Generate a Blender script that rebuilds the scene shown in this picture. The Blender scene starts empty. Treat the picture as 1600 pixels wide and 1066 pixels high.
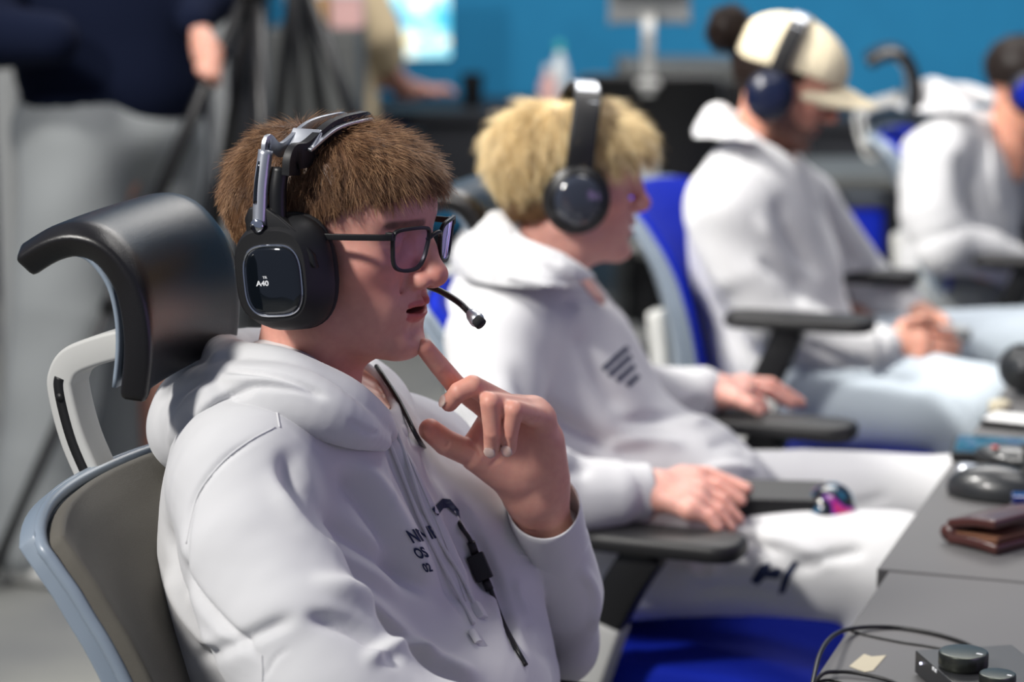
import bpy, bmesh, math, random
import numpy as np
from mathutils import Vector, Matrix, Euler, Quaternion
from mathutils.bvhtree import BVHTree

scene = bpy.context.scene
COL = scene.collection
rng = np.random.default_rng(7)
random.seed(7)

# ------------------------------------------------------------------ camera
CAM_H = 1.53
PITCH = 0.18                      # radians below the horizon
FPX = 3778.0                      # 85 mm on 36 mm, at 1600 px
cam_d = bpy.data.cameras.new('camera')
cam_d.lens = 85.0
cam_d.sensor_width = 36.0
cam_d.clip_start = 0.05
cam_d.clip_end = 60
cam_d.dof.use_dof = True
cam_d.dof.focus_distance = 2.26
cam_d.dof.aperture_fstop = 3.5
cam_d.dof.aperture_blades = 9
cam = bpy.data.objects.new('camera', cam_d)
COL.objects.link(cam)
cam.location = (0, 0, CAM_H)
cam.rotation_euler = (math.pi/2 - PITCH, 0, 0)
scene.camera = cam

# ------------------------------------------------------------------ view, world, lights
scene.view_settings.view_transform = 'Standard'
scene.view_settings.look = 'None'
scene.view_settings.gamma = 1.0
scene.view_settings.use_curve_mapping = False
scene.view_settings.exposure = -0.12

world = bpy.data.worlds.new('world')
scene.world = world
world.use_nodes = True
wn = world.node_tree.nodes
wn['Background'].inputs[0].default_value = (0.58, 0.66, 0.92, 1)
wn['Background'].inputs[1].default_value = 0.26

def area_light(name, loc, target, size, power, color, size_y=None, spread=math.pi):
    ld = bpy.data.lights.new(name, 'AREA')
    ld.shape = 'RECTANGLE'; ld.size = size; ld.size_y = size_y or size
    ld.energy = power; ld.color = color; ld.spread = spread
    o = bpy.data.objects.new(name, ld); COL.objects.link(o)
    o.location = loc
    o.rotation_euler = (Vector(target)-Vector(loc)).to_track_quat('-Z', 'Y').to_euler()
    return o
# one strong ceiling panel behind the players' backs, softer ones over the room, one lamp added for the far players
area_light('ceiling_key_light', (-2.6, 0.35, 3.8), (0.1, 3.0, 1.0), 0.45, 215, (1.0, 0.97, 0.92))
area_light('ceiling_room_light', (0.8, 6.8, 4.0), (0.6, 7.2, 0.0), 2.6, 190, (1.0, 0.97, 0.93))
area_light('ceiling_row_light', (1.0, 3.4, 4.0), (0.9, 3.4, 0.0), 1.2, 32, (1.0, 0.97, 0.93))
area_light('added_far_player_light', (-1.9, 3.2, 4.0), (0.7, 4.8, 1.0), 0.5, 62, (1.0, 0.97, 0.92), spread=math.radians(80))  # unseen extra lamp, added to brighten the white hoodies of the far players
# glow of the players' own screens on the desk
area_light('screen_glow_light', (1.05, 1.75, 1.15), (-0.1, 2.15, 1.15), 0.6, 1.0, (0.70, 0.42, 1.0), 0.35)
area_light('screen_glow_light', (1.45, 2.75, 1.15), (0.2, 3.1, 1.1), 0.6, 1.0, (0.70, 0.42, 1.0), 0.35)

# ------------------------------------------------------------------ pixel <-> place
cp_, sp_ = math.cos(PITCH), math.sin(PITCH)
def ray(px, py):
    """direction through a pixel scaled so that its world Y is 1"""
    a = (px-800)/FPX; b = -(py-533)/FPX
    d = np.array([a, cp_ + b*sp_, -sp_ + b*cp_])
    return d/d[1]
def at(px, py, Y):
    d = ray(px, py)
    return np.array([0, 0, CAM_H]) + d*Y
def on_z(px, py, z):
    d = ray(px, py)
    return np.array([0, 0, CAM_H]) + d*((z-CAM_H)/d[2])
def proj(v):
    v = np.asarray(v, float)
    x = v[..., 0]; y = v[..., 1]; z = v[..., 2]-CAM_H
    depth = y*cp_ - z*sp_
    up = y*sp_ + z*cp_
    return np.stack([800+FPX*x/depth, 533-FPX*up/depth], -1)
A = np.array
def nrm(v):
    v = np.asarray(v, float); return v/max(1e-9, np.linalg.norm(v))

# ------------------------------------------------------------------ materials
MAT = {}
def mat(name, color, rough=0.6, metal=0.0, spec=0.5, bump=None, var=None, sub=0.0, coat=0.0, sheen=0.0,
        attr=None, emit=None, trans=0.0, aniso=0.0):
    """color; bump=(scale,strength,distance); var=(scale, other colour, amount)"""
    m = bpy.data.materials.new(name); m.use_nodes = True
    nt = m.node_tree; b = nt.nodes['Principled BSDF']
    b.inputs['Base Color'].default_value = (*color, 1)
    b.inputs['Roughness'].default_value = rough
    b.inputs['Metallic'].default_value = metal
    b.inputs['Specular IOR Level'].default_value = spec
    b.inputs['Coat Weight'].default_value = coat
    b.inputs['Coat Roughness'].default_value = 0.05
    b.inputs['Sheen Weight'].default_value = sheen
    b.inputs['Transmission Weight'].default_value = trans
    if sub:
        b.inputs['Subsurface Weight'].default_value = sub
        b.inputs['Subsurface Radius'].default_value = (1.0, 0.32, 0.18)
        b.inputs['Subsurface Scale'].default_value = 0.008
    tc = nt.nodes.new('ShaderNodeTexCoord')
    src = None
    if attr:
        at_ = nt.nodes.new('ShaderNodeAttribute'); at_.attribute_name = attr
        src = at_.outputs['Color']
    if var:
        n = nt.nodes.new('ShaderNodeTexNoise'); n.inputs['Scale'].default_value = var[0]
        n.inputs['Detail'].default_value = 4
        nt.links.new(tc.outputs['Object'], n.inputs['Vector'])
        mr = nt.nodes.new('ShaderNodeMapRange'); mr.inputs[1].default_value = 0.35; mr.inputs[2].default_value = 0.65
        mr.inputs[3].default_value = 0; mr.inputs[4].default_value = var[2]
        nt.links.new(n.outputs[0], mr.inputs[0])
        mx = nt.nodes.new('ShaderNodeMix'); mx.data_type = 'RGBA'
        nt.links.new(mr.outputs[0], mx.inputs[0])
        if src: nt.links.new(src, mx.inputs[6])
        else: mx.inputs[6].default_value = (*color, 1)
        mx.inputs[7].default_value = (*var[1], 1)
        src = mx.outputs[2]
    if src: nt.links.new(src, b.inputs['Base Color'])
    if bump:
        n = nt.nodes.new('ShaderNodeTexNoise'); n.inputs['Scale'].default_value = bump[0]
        n.inputs['Detail'].default_value = 3
        nt.links.new(tc.outputs['Object'], n.inputs['Vector'])
        bp = nt.nodes.new('ShaderNodeBump'); bp.inputs['Strength'].default_value = bump[1]
        bp.inputs['Distance'].default_value = bump[2]
        nt.links.new(n.outputs[0], bp.inputs['Height']); nt.links.new(bp.outputs[0], b.inputs['Normal'])
    if emit:
        b.inputs['Emission Color'].default_value = (*emit[0], 1); b.inputs['Emission Strength'].default_value = emit[1]
    MAT[name] = m
    return m

mat('skin', (0.66, 0.36, 0.28), 0.5, sub=0.35, attr='tint', bump=(900, 0.12, 0.0006), var=(120, (0.58, 0.25, 0.20), 0.28))
mat('white_fleece', (0.63, 0.63, 0.64), 0.95, spec=0.2, sheen=0.25, bump=(1400, 0.25, 0.0006))
mat('white_ribbing', (0.63, 0.63, 0.64), 0.95, spec=0.2, sheen=0.2, bump=(1800, 0.35, 0.0006))
mat('grey_fleece', (0.25, 0.265, 0.27), 0.95, spec=0.2, bump=(300, 0.2, 0.001))
mat('pale_denim', (0.55, 0.62, 0.68), 0.9, spec=0.2, bump=(700, 0.25, 0.0008))
mat('navy_fleece', (0.0035, 0.006, 0.018), 0.9, spec=0.1, bump=(300, 0.2, 0.001))
mat('tan_cotton', (0.62, 0.50, 0.32), 0.9, spec=0.2)
mat('navy_print', (0.012, 0.02, 0.06), 0.7, spec=0.3)
mat('black_plastic', (0.008, 0.008, 0.009), 0.40, spec=0.4)
mat('matte_black_plastic', (0.010, 0.010, 0.011), 0.5, spec=0.4)
mat('gloss_black', (0.004, 0.006, 0.009), 0.06, coat=1.0)
mat('chrome', (0.72, 0.74, 0.78), 0.12, metal=1.0)
mat('brushed_metal', (0.56, 0.58, 0.62), 0.34, metal=0.8)
mat('black_leather', (0.009, 0.008, 0.008), 0.33, bump=(900, 0.25, 0.0008), spec=0.55)
mat('black_fabric', (0.012, 0.012, 0.014), 0.85)
mat('taupe_fabric', (0.105, 0.096, 0.078), 0.8, bump=(1100, 0.5, 0.001), sheen=0.12)
mat('blue_fabric', (0.002, 0.016, 0.36), 0.8, spec=0.2)
mat('pale_grey_plastic', (0.52, 0.52, 0.50), 0.45)
mat('blue_grey_plastic', (0.24, 0.29, 0.35), 0.35)
mat('print_white', (0.75, 0.76, 0.78), 0.5)
mat('lens_white', (0.9, 0.9, 0.88), 0.3)

# ------------------------------------------------------------------ objects
def set_props(o, label=None, cat=None, group=None, kind=None):
    if label: o['label'] = label
    if cat: o['category'] = cat
    if group: o['group'] = group
    if kind: o['kind'] = kind
    return o
WM = {}
def thing(name, label, cat, loc=(0, 0, 0), rotz=0, group=None):
    o = bpy.data.objects.new(name, None); COL.objects.link(o)
    o.empty_display_size = 0.05
    o.location = loc; o.rotation_euler = (0, 0, rotz)
    WM[o.name] = Matrix.Translation(Vector(loc)) @ Matrix.Rotation(rotz, 4, 'Z')
    return set_props(o, label, cat, group)
def obj(name, V, F, material, parent=None, world=True, smooth=True, local=None):
    """V in world coordinates (world=True) or in the parent's own frame"""
    V = np.asarray(V, float)
    pm = WM.get(parent.name) if parent is not None else None
    if world and pm is not None:
        im = np.array(pm.inverted())
        V = V @ im[:3, :3].T + im[:3, 3]
    me = bpy.data.meshes.new(name)
    if isinstance(F, np.ndarray):
        nf, k = F.shape
        me.vertices.add(len(V)); me.vertices.foreach_set('co', V.astype(np.float32).ravel())
        me.loops.add(nf*k); me.loops.foreach_set('vertex_index', F.astype(np.int32).ravel())
        me.polygons.add(nf); me.polygons.foreach_set('loop_start', (np.arange(nf)*k).astype(np.int32))
        me.update(calc_edges=True); me.validate()
    else:
        me.from_pydata([tuple(v) for v in V], [], [tuple(int(i) for i in f) for f in F])
        me.update()
    if smooth:
        me.polygons.foreach_set('use_smooth', np.ones(len(me.polygons), bool))
    o = bpy.data.objects.new(name, me)
    COL.objects.link(o)
    if isinstance(material, (list, tuple)):
        for m in material: me.materials.append(MAT[m])
    elif material: me.materials.append(MAT[material])
    if parent is not None:
        o.parent = parent
        WM[o.name] = pm.copy()
    else:
        WM[o.name] = Matrix.Identity(4)
    return o
def dup_tree(o, parent=None):
    c = o.copy(); COL.objects.link(c)
    if parent is not None: c.parent = parent
    for ch in o.children: dup_tree(ch, c)
    return c

# ------------------------------------------------------------------ mesh pieces
class MB:
    def __init__(s): s.V = []; s.F = []; s.n = 0
    def add(s, V, F):
        s.V.append(np.asarray(V, float)); s.F += [tuple(int(i)+s.n for i in f) for f in F]; s.n += len(V); return s
    def build(s, name, material, parent=None, world=True, smooth=True, bevel=None, autosmooth=None):
        o = obj(name, np.concatenate(s.V), s.F, material, parent, world, smooth)
        if bevel:
            m = o.modifiers.new('bevel', 'BEVEL'); m.width = bevel; m.segments = 3; m.limit_method = 'ANGLE'; m.angle_limit = 0.6
            m.harden_normals = False
        if autosmooth is not None:
            o.data.set_sharp_from_angle(angle=autosmooth)
        return o
def frame(dirv, up=(0, 0, 1)):
    x = nrm(dirv); u = np.asarray(up, float)
    if abs(np.dot(x, nrm(u))) > 0.98: u = A([0, 1, 0.])
    y = nrm(np.cross(u, x)); z = np.cross(x, y)
    return np.stack([x, y, z], 1)       # columns
def box(c, size, R=np.eye(3)):
    s = np.asarray(size)/2
    V = np.array([[x, y, z] for x in (-1, 1) for y in (-1, 1) for z in (-1, 1)])*s
    V = V @ np.asarray(R).T + np.asarray(c)
    F = [(0, 1, 3, 2), (4, 6, 7, 5), (0, 4, 5, 1), (2, 3, 7, 6), (0, 2, 6, 4), (1, 5, 7, 3)]
    return V, F
def smooth_path(P, n, closed=False):
    """Catmull-Rom resample"""
    P = np.asarray(P, float); m = len(P)
    if closed: Q = np.concatenate([P[-1:], P, P[:2]]); seg = m
    else: Q = np.concatenate([2*P[:1]-P[1:2], P, 2*P[-1:]-P[-2:-1]]); seg = m-1
    out = []
    T = np.linspace(0, seg, n, endpoint=not closed)
    for t in T:
        i = min(int(t), seg-1); u = t-i
        a, b, c, d = Q[i], Q[i+1], Q[i+2], Q[i+3]
        out.append(0.5*((2*b)+(c-a)*u+(2*a-5*b+4*c-d)*u*u+(3*b-a-3*c+d)*u**3))
    return np.array(out)
def tube(P, r, seg=10, n=None, closed=False, up=(0, 0, 1), section=None, cap=True, flat=None):
    """sweep along P; r scalar or per-point; section: list of (a,b) offsets scaled by r"""
    P = np.asarray(P, float); r = np.broadcast_to(np.asarray(r, float), (len(P),))
    if n:
        rr = smooth_path(np.stack([r, r, r], 1), n, closed)[:, 0]; P = smooth_path(P, n, closed); r = rr
    m = len(P)
    if closed: T = np.roll(P, -1, 0)-np.roll(P, 1, 0)
    else: T = np.gradient(P, axis=0)
    T /= np.linalg.norm(T, axis=1)[:, None]+1e-12
    if section is None:
        a = np.arange(seg)/seg*2*math.pi; S = np.stack([np.cos(a), np.sin(a)], 1)
        if flat: S = S*np.array(flat)
    else: S = np.asarray(section, float)
    k = len(S)
    u = np.asarray(up, float); side = np.cross(u, T[0])
    if np.linalg.norm(side) < 1e-3: side = np.cross([1, 0, 0.], T[0])
    side = nrm(side); V = []
    for i in range(m):
        side = side-np.dot(side, T[i])*T[i]; side = nrm(side)
        if closed or up is not None:
            s2 = np.cross(u, T[i])
            if np.linalg.norm(s2) > 0.15: side = nrm(s2)
        b = np.cross(T[i], side)
        V.append(P[i]+r[i]*(S[:, :1]*side+S[:, 1:]*b))
    V = np.concatenate(V); F = []
    for i in range(m if closed else m-1):
        j = (i+1) % m
        for q in range(k):
            F.append((i*k+q, i*k+(q+1) % k, j*k+(q+1) % k, j*k+q))
    if not closed and cap:
        F.append(tuple(range(k))[::-1]); F.append(tuple((m-1)*k+q for q in range(k)))
    return V, F
def lathe(prof, c=(0, 0, 0), R=np.eye(3), seg=40):
    """prof: (radius, height) list, axis = local z"""
    prof = np.asarray(prof, float); V = []
    a = np.arange(seg)/seg*2*math.pi
    for (r, h) in prof: V.append(np.stack([r*np.cos(a), r*np.sin(a), np.full(seg, h)], 1))
    V = np.concatenate(V) @ np.asarray(R).T + np.asarray(c); F = []
    for i in range(len(prof)-1):
        for q in range(seg): F.append((i*seg+q, i*seg+(q+1) % seg, (i+1)*seg+(q+1) % seg, (i+1)*seg+q))
    F.append(tuple(range(seg))[::-1]); F.append(tuple((len(prof)-1)*seg+q for q in range(seg)))
    return V, F
def prism(poly, thick, M, O=(0, 0, 0)):
    """2-D outline poly (x,y) extruded +-thick/2 along local z; M 3x3 columns = local axes"""
    poly = np.asarray(poly, float); k = len(poly)
    V = np.concatenate([np.c_[poly, np.full(k, -thick/2)], np.c_[poly, np.full(k, thick/2)]])
    F = [tuple(range(k))[::-1], tuple(range(k, 2*k))]+[(i, (i+1) % k, k+(i+1) % k, k+i) for i in range(k)]
    return V @ np.asarray(M).T + np.asarray(O), F
def rrect(w, h, r, n=6):
    pts = []
    for cx, cy, a0 in ((w/2-r, h/2-r, 0), (-w/2+r, h/2-r, 90), (-w/2+r, -h/2+r, 180), (w/2-r, -h/2+r, 270)):
        for i in range(n+1):
            a = math.radians(a0+90*i/n); pts.append((cx+r*math.cos(a), cy+r*math.sin(a)))
    return pts
def sheet(G, thick):
    """G: (m,n,3) grid -> closed shell with thickness along the normals"""
    G = np.asarray(G, float); m, n, _ = G.shape
    du = np.gradient(G, axis=0); dv = np.gradient(G, axis=1)
    N = np.cross(du, dv); N /= np.linalg.norm(N, axis=2)[..., None]+1e-12
    V = np.concatenate([(G+N*thick/2).reshape(-1, 3), (G-N*thick/2).reshape(-1, 3)])
    F = []; o = m*n
    for i in range(m-1):
        for j in range(n-1):
            a, b, c, d = i*n+j, (i+1)*n+j, (i+1)*n+j+1, i*n+j+1
            F.append((a, b, c, d)); F.append((o+d, o+c, o+b, o+a))
    bd = [i*n for i in range(m)]+[(m-1)*n+j for j in range(1, n)]+[i*n+n-1 for i in range(m-2, -1, -1)]+[j for j in range(n-2, 0, -1)]
    for i in range(len(bd)):
        a, b = bd[i], bd[(i+1) % len(bd)]; F.append((b, a, o+a, o+b))
    return V, F

# ------------------------------------------------------------------ solid modelling with distance fields
def smin(a, b, k):
    if k <= 0: return np.minimum(a, b)
    h = np.maximum(k-np.abs(a-b), 0)
    return np.minimum(a, b)-h*h/(4*k)
class Field:
    """a grid of distances; shapes melt together over k metres"""
    def __init__(s, lo, hi, h):
        s.h = h; s.lo = np.asarray(lo, np.float32); s.n = np.ceil((np.asarray(hi)-s.lo)/h).astype(int)+1
        s.F = np.full(s.n, 1.0, np.float32)
    def _sub(s, lo, hi):
        i0 = np.clip(np.floor((np.asarray(lo)-s.lo)/s.h).astype(int), 0, s.n); i1 = np.clip(np.ceil((np.asarray(hi)-s.lo)/s.h).astype(int)+1, 0, s.n)
        if (i1 <= i0).any(): return None, None
        sl = tuple(slice(a, b) for a, b in zip(i0, i1))
        ax = [s.lo[d]+s.h*np.arange(i0[d], i1[d], dtype=np.float32) for d in range(3)]
        return sl, (ax[0][:, None, None], ax[1][None, :, None], ax[2][None, None, :])
    def _apply(s, sl, d, k, op):
        if op == 'add': s.F[sl] = smin(s.F[sl], d, k)
        elif op == 'cut': s.F[sl] = -smin(-s.F[sl], d, k)
    def ell(s, c, r, k=0.01, R=None, op='add'):
        c = np.asarray(c, np.float32); r = np.asarray(r, np.float32)
        m = float(r.max())+k+3*s.h if R is not None else r+k+3*s.h
        sl, X = s._sub(c-m, c+m)
        if sl is None: return s
        x, y, z = X[0]-c[0], X[1]-c[1], X[2]-c[2]
        if R is not None:
            R = np.asarray(R, np.float32)
            x, y, z = (x*R[0, i]+y*R[1, i]+z*R[2, i] for i in range(3))
        k0 = np.sqrt((x/r[0])**2+(y/r[1])**2+(z/r[2])**2)
        k1 = np.sqrt((x/r[0]**2)**2+(y/r[1]**2)**2+(z/r[2]**2)**2)+1e-9
        s._apply(sl, k0*(k0-1)/k1, k, op); return s
    def cone(s, a, b, ra, rb=None, k=0.01, op='add', flat=None):
        """tapered capsule; flat=(axis, factor) squeezes the section along a world axis"""
        a = np.asarray(a, np.float32); b = np.asarray(b, np.float32); rb = ra if rb is None else rb
        m = max(ra, rb)+k+3*s.h
        sl, X = s._sub(np.minimum(a, b)-m, np.maximum(a, b)+m)
        if sl is None: return s
        ab = b-a; L2 = float(ab@ab)+1e-12
        x, y, z = X[0]-a[0], X[1]-a[1], X[2]-a[2]
        t = np.clip((x*ab[0]+y*ab[1]+z*ab[2])/L2, 0, 1)
        x, y, z = x-t*ab[0], y-t*ab[1], z-t*ab[2]
        d2 = x*x+y*y+z*z
        if flat is not None:
            ax = np.asarray(nrm(flat[0]), np.float32); f = flat[1]
            q = x*ax[0]+y*ax[1]+z*ax[2]
            d2 = d2+q*q*(1/f**2-1)
        s._apply(sl, np.sqrt(d2)-(ra+(rb-ra)*t), k, op); return s
    def path(s, P, r, k=0.01, op='add', flat=None, n=None):
        P = np.asarray(P, float); r = np.broadcast_to(np.asarray(r, float), (len(P),))
        if n: r = smooth_path(np.stack([r]*3, 1), n)[:, 0]; P = smooth_path(P, n)
        for i in range(len(P)-1): s.cone(P[i], P[i+1], float(r[i]), float(r[i+1]), k if i == 0 else min(k, 0.004), op, flat)
        return s
    def mesh(s, smooth=2):
        """surface nets"""
        F = s.F; n = s.n
        sg = F < 0
        c = np.zeros(n-1, np.int8)
        for dx in (0, 1):
            for dy in (0, 1):
                for dz in (0, 1):
                    c += sg[dx:n[0]-1+dx, dy:n[1]-1+dy, dz:n[2]-1+dz]
        act = (c > 0) & (c < 8)
        idx = np.argwhere(act)
        P = np.zeros((len(idx), 3)); W = np.zeros(len(idx))
        I, J, K = idx.T
        corners = [(a, b, d) for a in (0, 1) for b in (0, 1) for d in (0, 1)]
        val = {q: F[I+q[0], J+q[1], K+q[2]] for q in corners}
        for q in corners:
            for ax in range(3):
                if q[ax] == 0:
                    p = list(q); p[ax] = 1; p = tuple(p)
                    a, b = val[q], val[p]; m = (a < 0) != (b < 0)
                    t = np.where(m, a/np.where(m, a-b, 1), 0)
                    v = np.zeros((len(idx), 3)); v[:] = q; v[:, ax] += t
                    P += v*m[:, None]; W += m
        P = (P/W[:, None]+idx)*s.h+s.lo
        num = np.full(n-1, -1, np.int64); num[act] = np.arange(len(idx))
        faces = []
        for ax in range(3):
            u, v = (ax+1) % 3, (ax+2) % 3
            a = [slice(None)]*3; b = [slice(None)]*3
            a[ax] = slice(0, -1); b[ax] = slice(1, None)
            ch = sg[tuple(a)] != sg[tuple(b)]
            inner = np.zeros_like(ch); sl = [slice(None)]*3
            sl[u] = slice(1, n[u]-1); sl[v] = slice(1, n[v]-1); inner[tuple(sl)] = True
            e = np.argwhere(ch & inner)
            eu = np.zeros(3, int); eu[u] = 1; ev = np.zeros(3, int); ev[v] = 1
            g = lambda q: num[q[:, 0], q[:, 1], q[:, 2]]
            f = np.stack([g(e-eu-ev), g(e-ev), g(e), g(e-eu)], 1)
            neg = sg[e[:, 0], e[:, 1], e[:, 2]]
            f[~neg] = f[~neg][:, ::-1]
            faces.append(f)
        Fa = np.concatenate(faces)
        Fa = Fa[(Fa >= 0).all(1)]
        P = relax(P, Fa, smooth)
        return P, Fa
def relax(P, F, it, lam=0.5):
    if it <= 0: return P
    k = F.shape[1]
    e = np.concatenate([F[:, [i, (i+1) % k]] for i in range(k)])
    cnt = np.bincount(e[:, 0], minlength=len(P))+np.bincount(e[:, 1], minlength=len(P))
    for _ in range(it):
        S = np.stack([np.bincount(e[:, 0], P[e[:, 1], d], len(P))+np.bincount(e[:, 1], P[e[:, 0], d], len(P)) for d in range(3)], 1)
        m = cnt > 0; P = P.copy(); P[m] += lam*(S[m]/cnt[m][:, None]-P[m])
    return P
def normals(P, F):
    a = P[F[:, 2]]-P[F[:, 0]]; b = P[F[:, -1]]-P[F[:, 1]]
    n = np.cross(a, b); N = np.stack([np.sum([np.bincount(F[:, i], n[:, d], len(P)) for i in range(F.shape[1])], 0) for d in range(3)], 1)
    return N/(np.linalg.norm(N, axis=1)[:, None]+1e-12)
def seg_dist2(q, a, b):
    ab = b-a; t = np.clip(((q-a)@ab)/(ab@ab+1e-9), 0, 1)
    d = q-(a+t[:, None]*ab); return (d*d).sum(1), t
def sculpt(P, F, strokes, facew=True):
    """folds drawn on the side that faces the camera: (points px, width px, height m)"""
    N = normals(P, F); view = P-A([0, 0, CAM_H]); view /= np.linalg.norm(view, axis=1)[:, None]
    w = np.clip(-(N*view).sum(1)*3+0.3, 0, 1)
    q = proj(P); disp = np.zeros(len(P))
    for st in strokes:
        pts, sig, amp = st[0], st[1], st[2]
        pts = smooth_path(pts, max(2, (len(pts)-1)*6+1)) if len(pts) > 2 else np.asarray(pts, float)
        lo = pts.min(0)-3*sig; hi = pts.max(0)+3*sig
        m = np.where(((q > lo) & (q < hi)).all(1))[0]
        if len(m) == 0: continue
        best = np.full(len(m), 1e9); tt = np.zeros(len(m)); L = len(pts)-1; sd = np.zeros(len(m))
        for i in range(L):
            d2, t = seg_dist2(q[m], pts[i], pts[i+1]); c = d2 < best
            best[c] = d2[c]; tt[c] = (i+t[c])/L
            ab = pts[i+1]-pts[i]; cr = ab[0]*(q[m][:, 1]-pts[i][1])-ab[1]*(q[m][:, 0]-pts[i][0])
            sd[c] = np.sign(cr[c])
        end = np.clip(np.minimum(tt, 1-tt)*4, 0, 1); end = end*end*(3-2*end)
        d = np.sqrt(best)/sig
        if len(st) > 3 and st[3] == 'step':      # one side raised, falls off slowly
            g = np.where(sd > 0, np.exp(-d*d/4), np.exp(-d*d*6))
        else: g = np.exp(-d*d)
        disp[m] += amp*g*end
    P = P+N*(disp*w)[:, None]
    return P
def wobble(P, F, amp, freq, seed=0):
    r = np.random.default_rng(seed); N = normals(P, F); d = np.zeros(len(P))
    for i in range(7):
        k = r.normal(size=3)*freq*(0.6+0.25*i); d += np.sin(P@k+r.uniform(0, 6.28))/(1+0.4*i)
    return P+N*(d*amp/2.5)[:, None]
def xf(M, P): return np.asarray(P) @ np.asarray(M)[:3, :3].T + np.asarray(M)[:3, 3]
def mk(R, t):
    M = np.eye(4); M[:3, :3] = R; M[:3, 3] = t; return M
def rot(axis, ang): return np.array(Matrix.Rotation(ang, 3, Vector(axis)))

# ------------------------------------------------------------------ room
mat('blue_wall', (0.022, 0.29, 0.56), 0.85, bump=(60, 0.3, 0.004), var=(7, (0.019, 0.26, 0.51), 0.6))
mat('carpet', (0.21, 0.212, 0.195), 0.95, bump=(220, 0.6, 0.004), var=(1.6, (0.12, 0.125, 0.13), 0.8))
mat('desk_grey', (0.112, 0.110, 0.110), 0.6, bump=(700, 0.12, 0.0006), var=(3, (0.100, 0.098, 0.10), 0.5))
mat('desk_edge', (0.035, 0.035, 0.037), 0.6)
mat('dark_furniture', (0.02, 0.022, 0.028), 0.6)
mat('mid_grey', (0.10, 0.104, 0.10), 0.6)
mat('steel_grey', (0.32, 0.33, 0.33), 0.5)
def slab(name, lo, hi, m, kind=None, parent=None, bevel=None):
    lo = np.asarray(lo, float); hi = np.asarray(hi, float)
    o = MB().add(*box((lo+hi)/2, hi-lo)).build(name, m, parent, smooth=False, bevel=bevel)
    if kind: o['kind'] = kind
    return o
slab('floor', (-7, -1.5, -0.1), (8, 10.6, 0), 'carpet', 'structure')
slab('wall_back', (-7, 10.6, -0.1), (8, 10.75, 4.4), 'blue_wall', 'structure')
slab('baseboard_back', (-7, 10.575, 0), (8, 10.6, 0.11), 'dark_furniture', 'structure')

# ------------------------------------------------------------------ the players' desks
RD = nrm(A([0.3475, 1.0227, 0])); FD = A([RD[1], -RD[0], 0])          # along the row, towards the screens
E0 = on_z(1370, 891, 0.745); E0[2] = 0
def desk(a, b, z, label, depth=0.78):
    c = E0+RD*(a+b)/2+FD*(depth/2+(0.014 if b <= 0 else 0))
    t = thing('desk', label, 'desk', (c[0], c[1], 0), math.atan2(FD[1], FD[0]), 'desks in the players row')
    w = b-a-0.0015
    MB().add(*box((0, 0, z-0.0135), (depth, w, 0.027))).build('desktop', 'desk_grey', t, world=False, smooth=False, bevel=0.002)
    for s in (-1, 1):
        lg = MB().add(*box((depth/2-.22, s*(w/2-.10), (z-.027)/2+.01), (.07, .05, z-.05))).build('leg', 'desk_edge', t, world=False, smooth=False, bevel=0.004)
        MB().add(*box((depth/2-.22, s*(w/2-.10), .012), (.36, .07, .024))).build('foot', 'desk_edge', lg, world=False, smooth=False, bevel=0.004)
    MB().add(*box((depth/2-.22, 0, z-.09), (.03, w-.2, .05))).build('crossbar', 'desk_edge', t, world=False, smooth=False)
    return t
desk(-1.42, 0.0, 0.745, 'nearest grey desk, with the volume mixer and the strip of tape')
desk(0.0, 1.42, 0.747, 'grey desk beyond the seam, with the leather wallet on it')
desk(1.42, 2.84, 0.747, 'far grey desk past the knees of the player in the cap')

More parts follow.
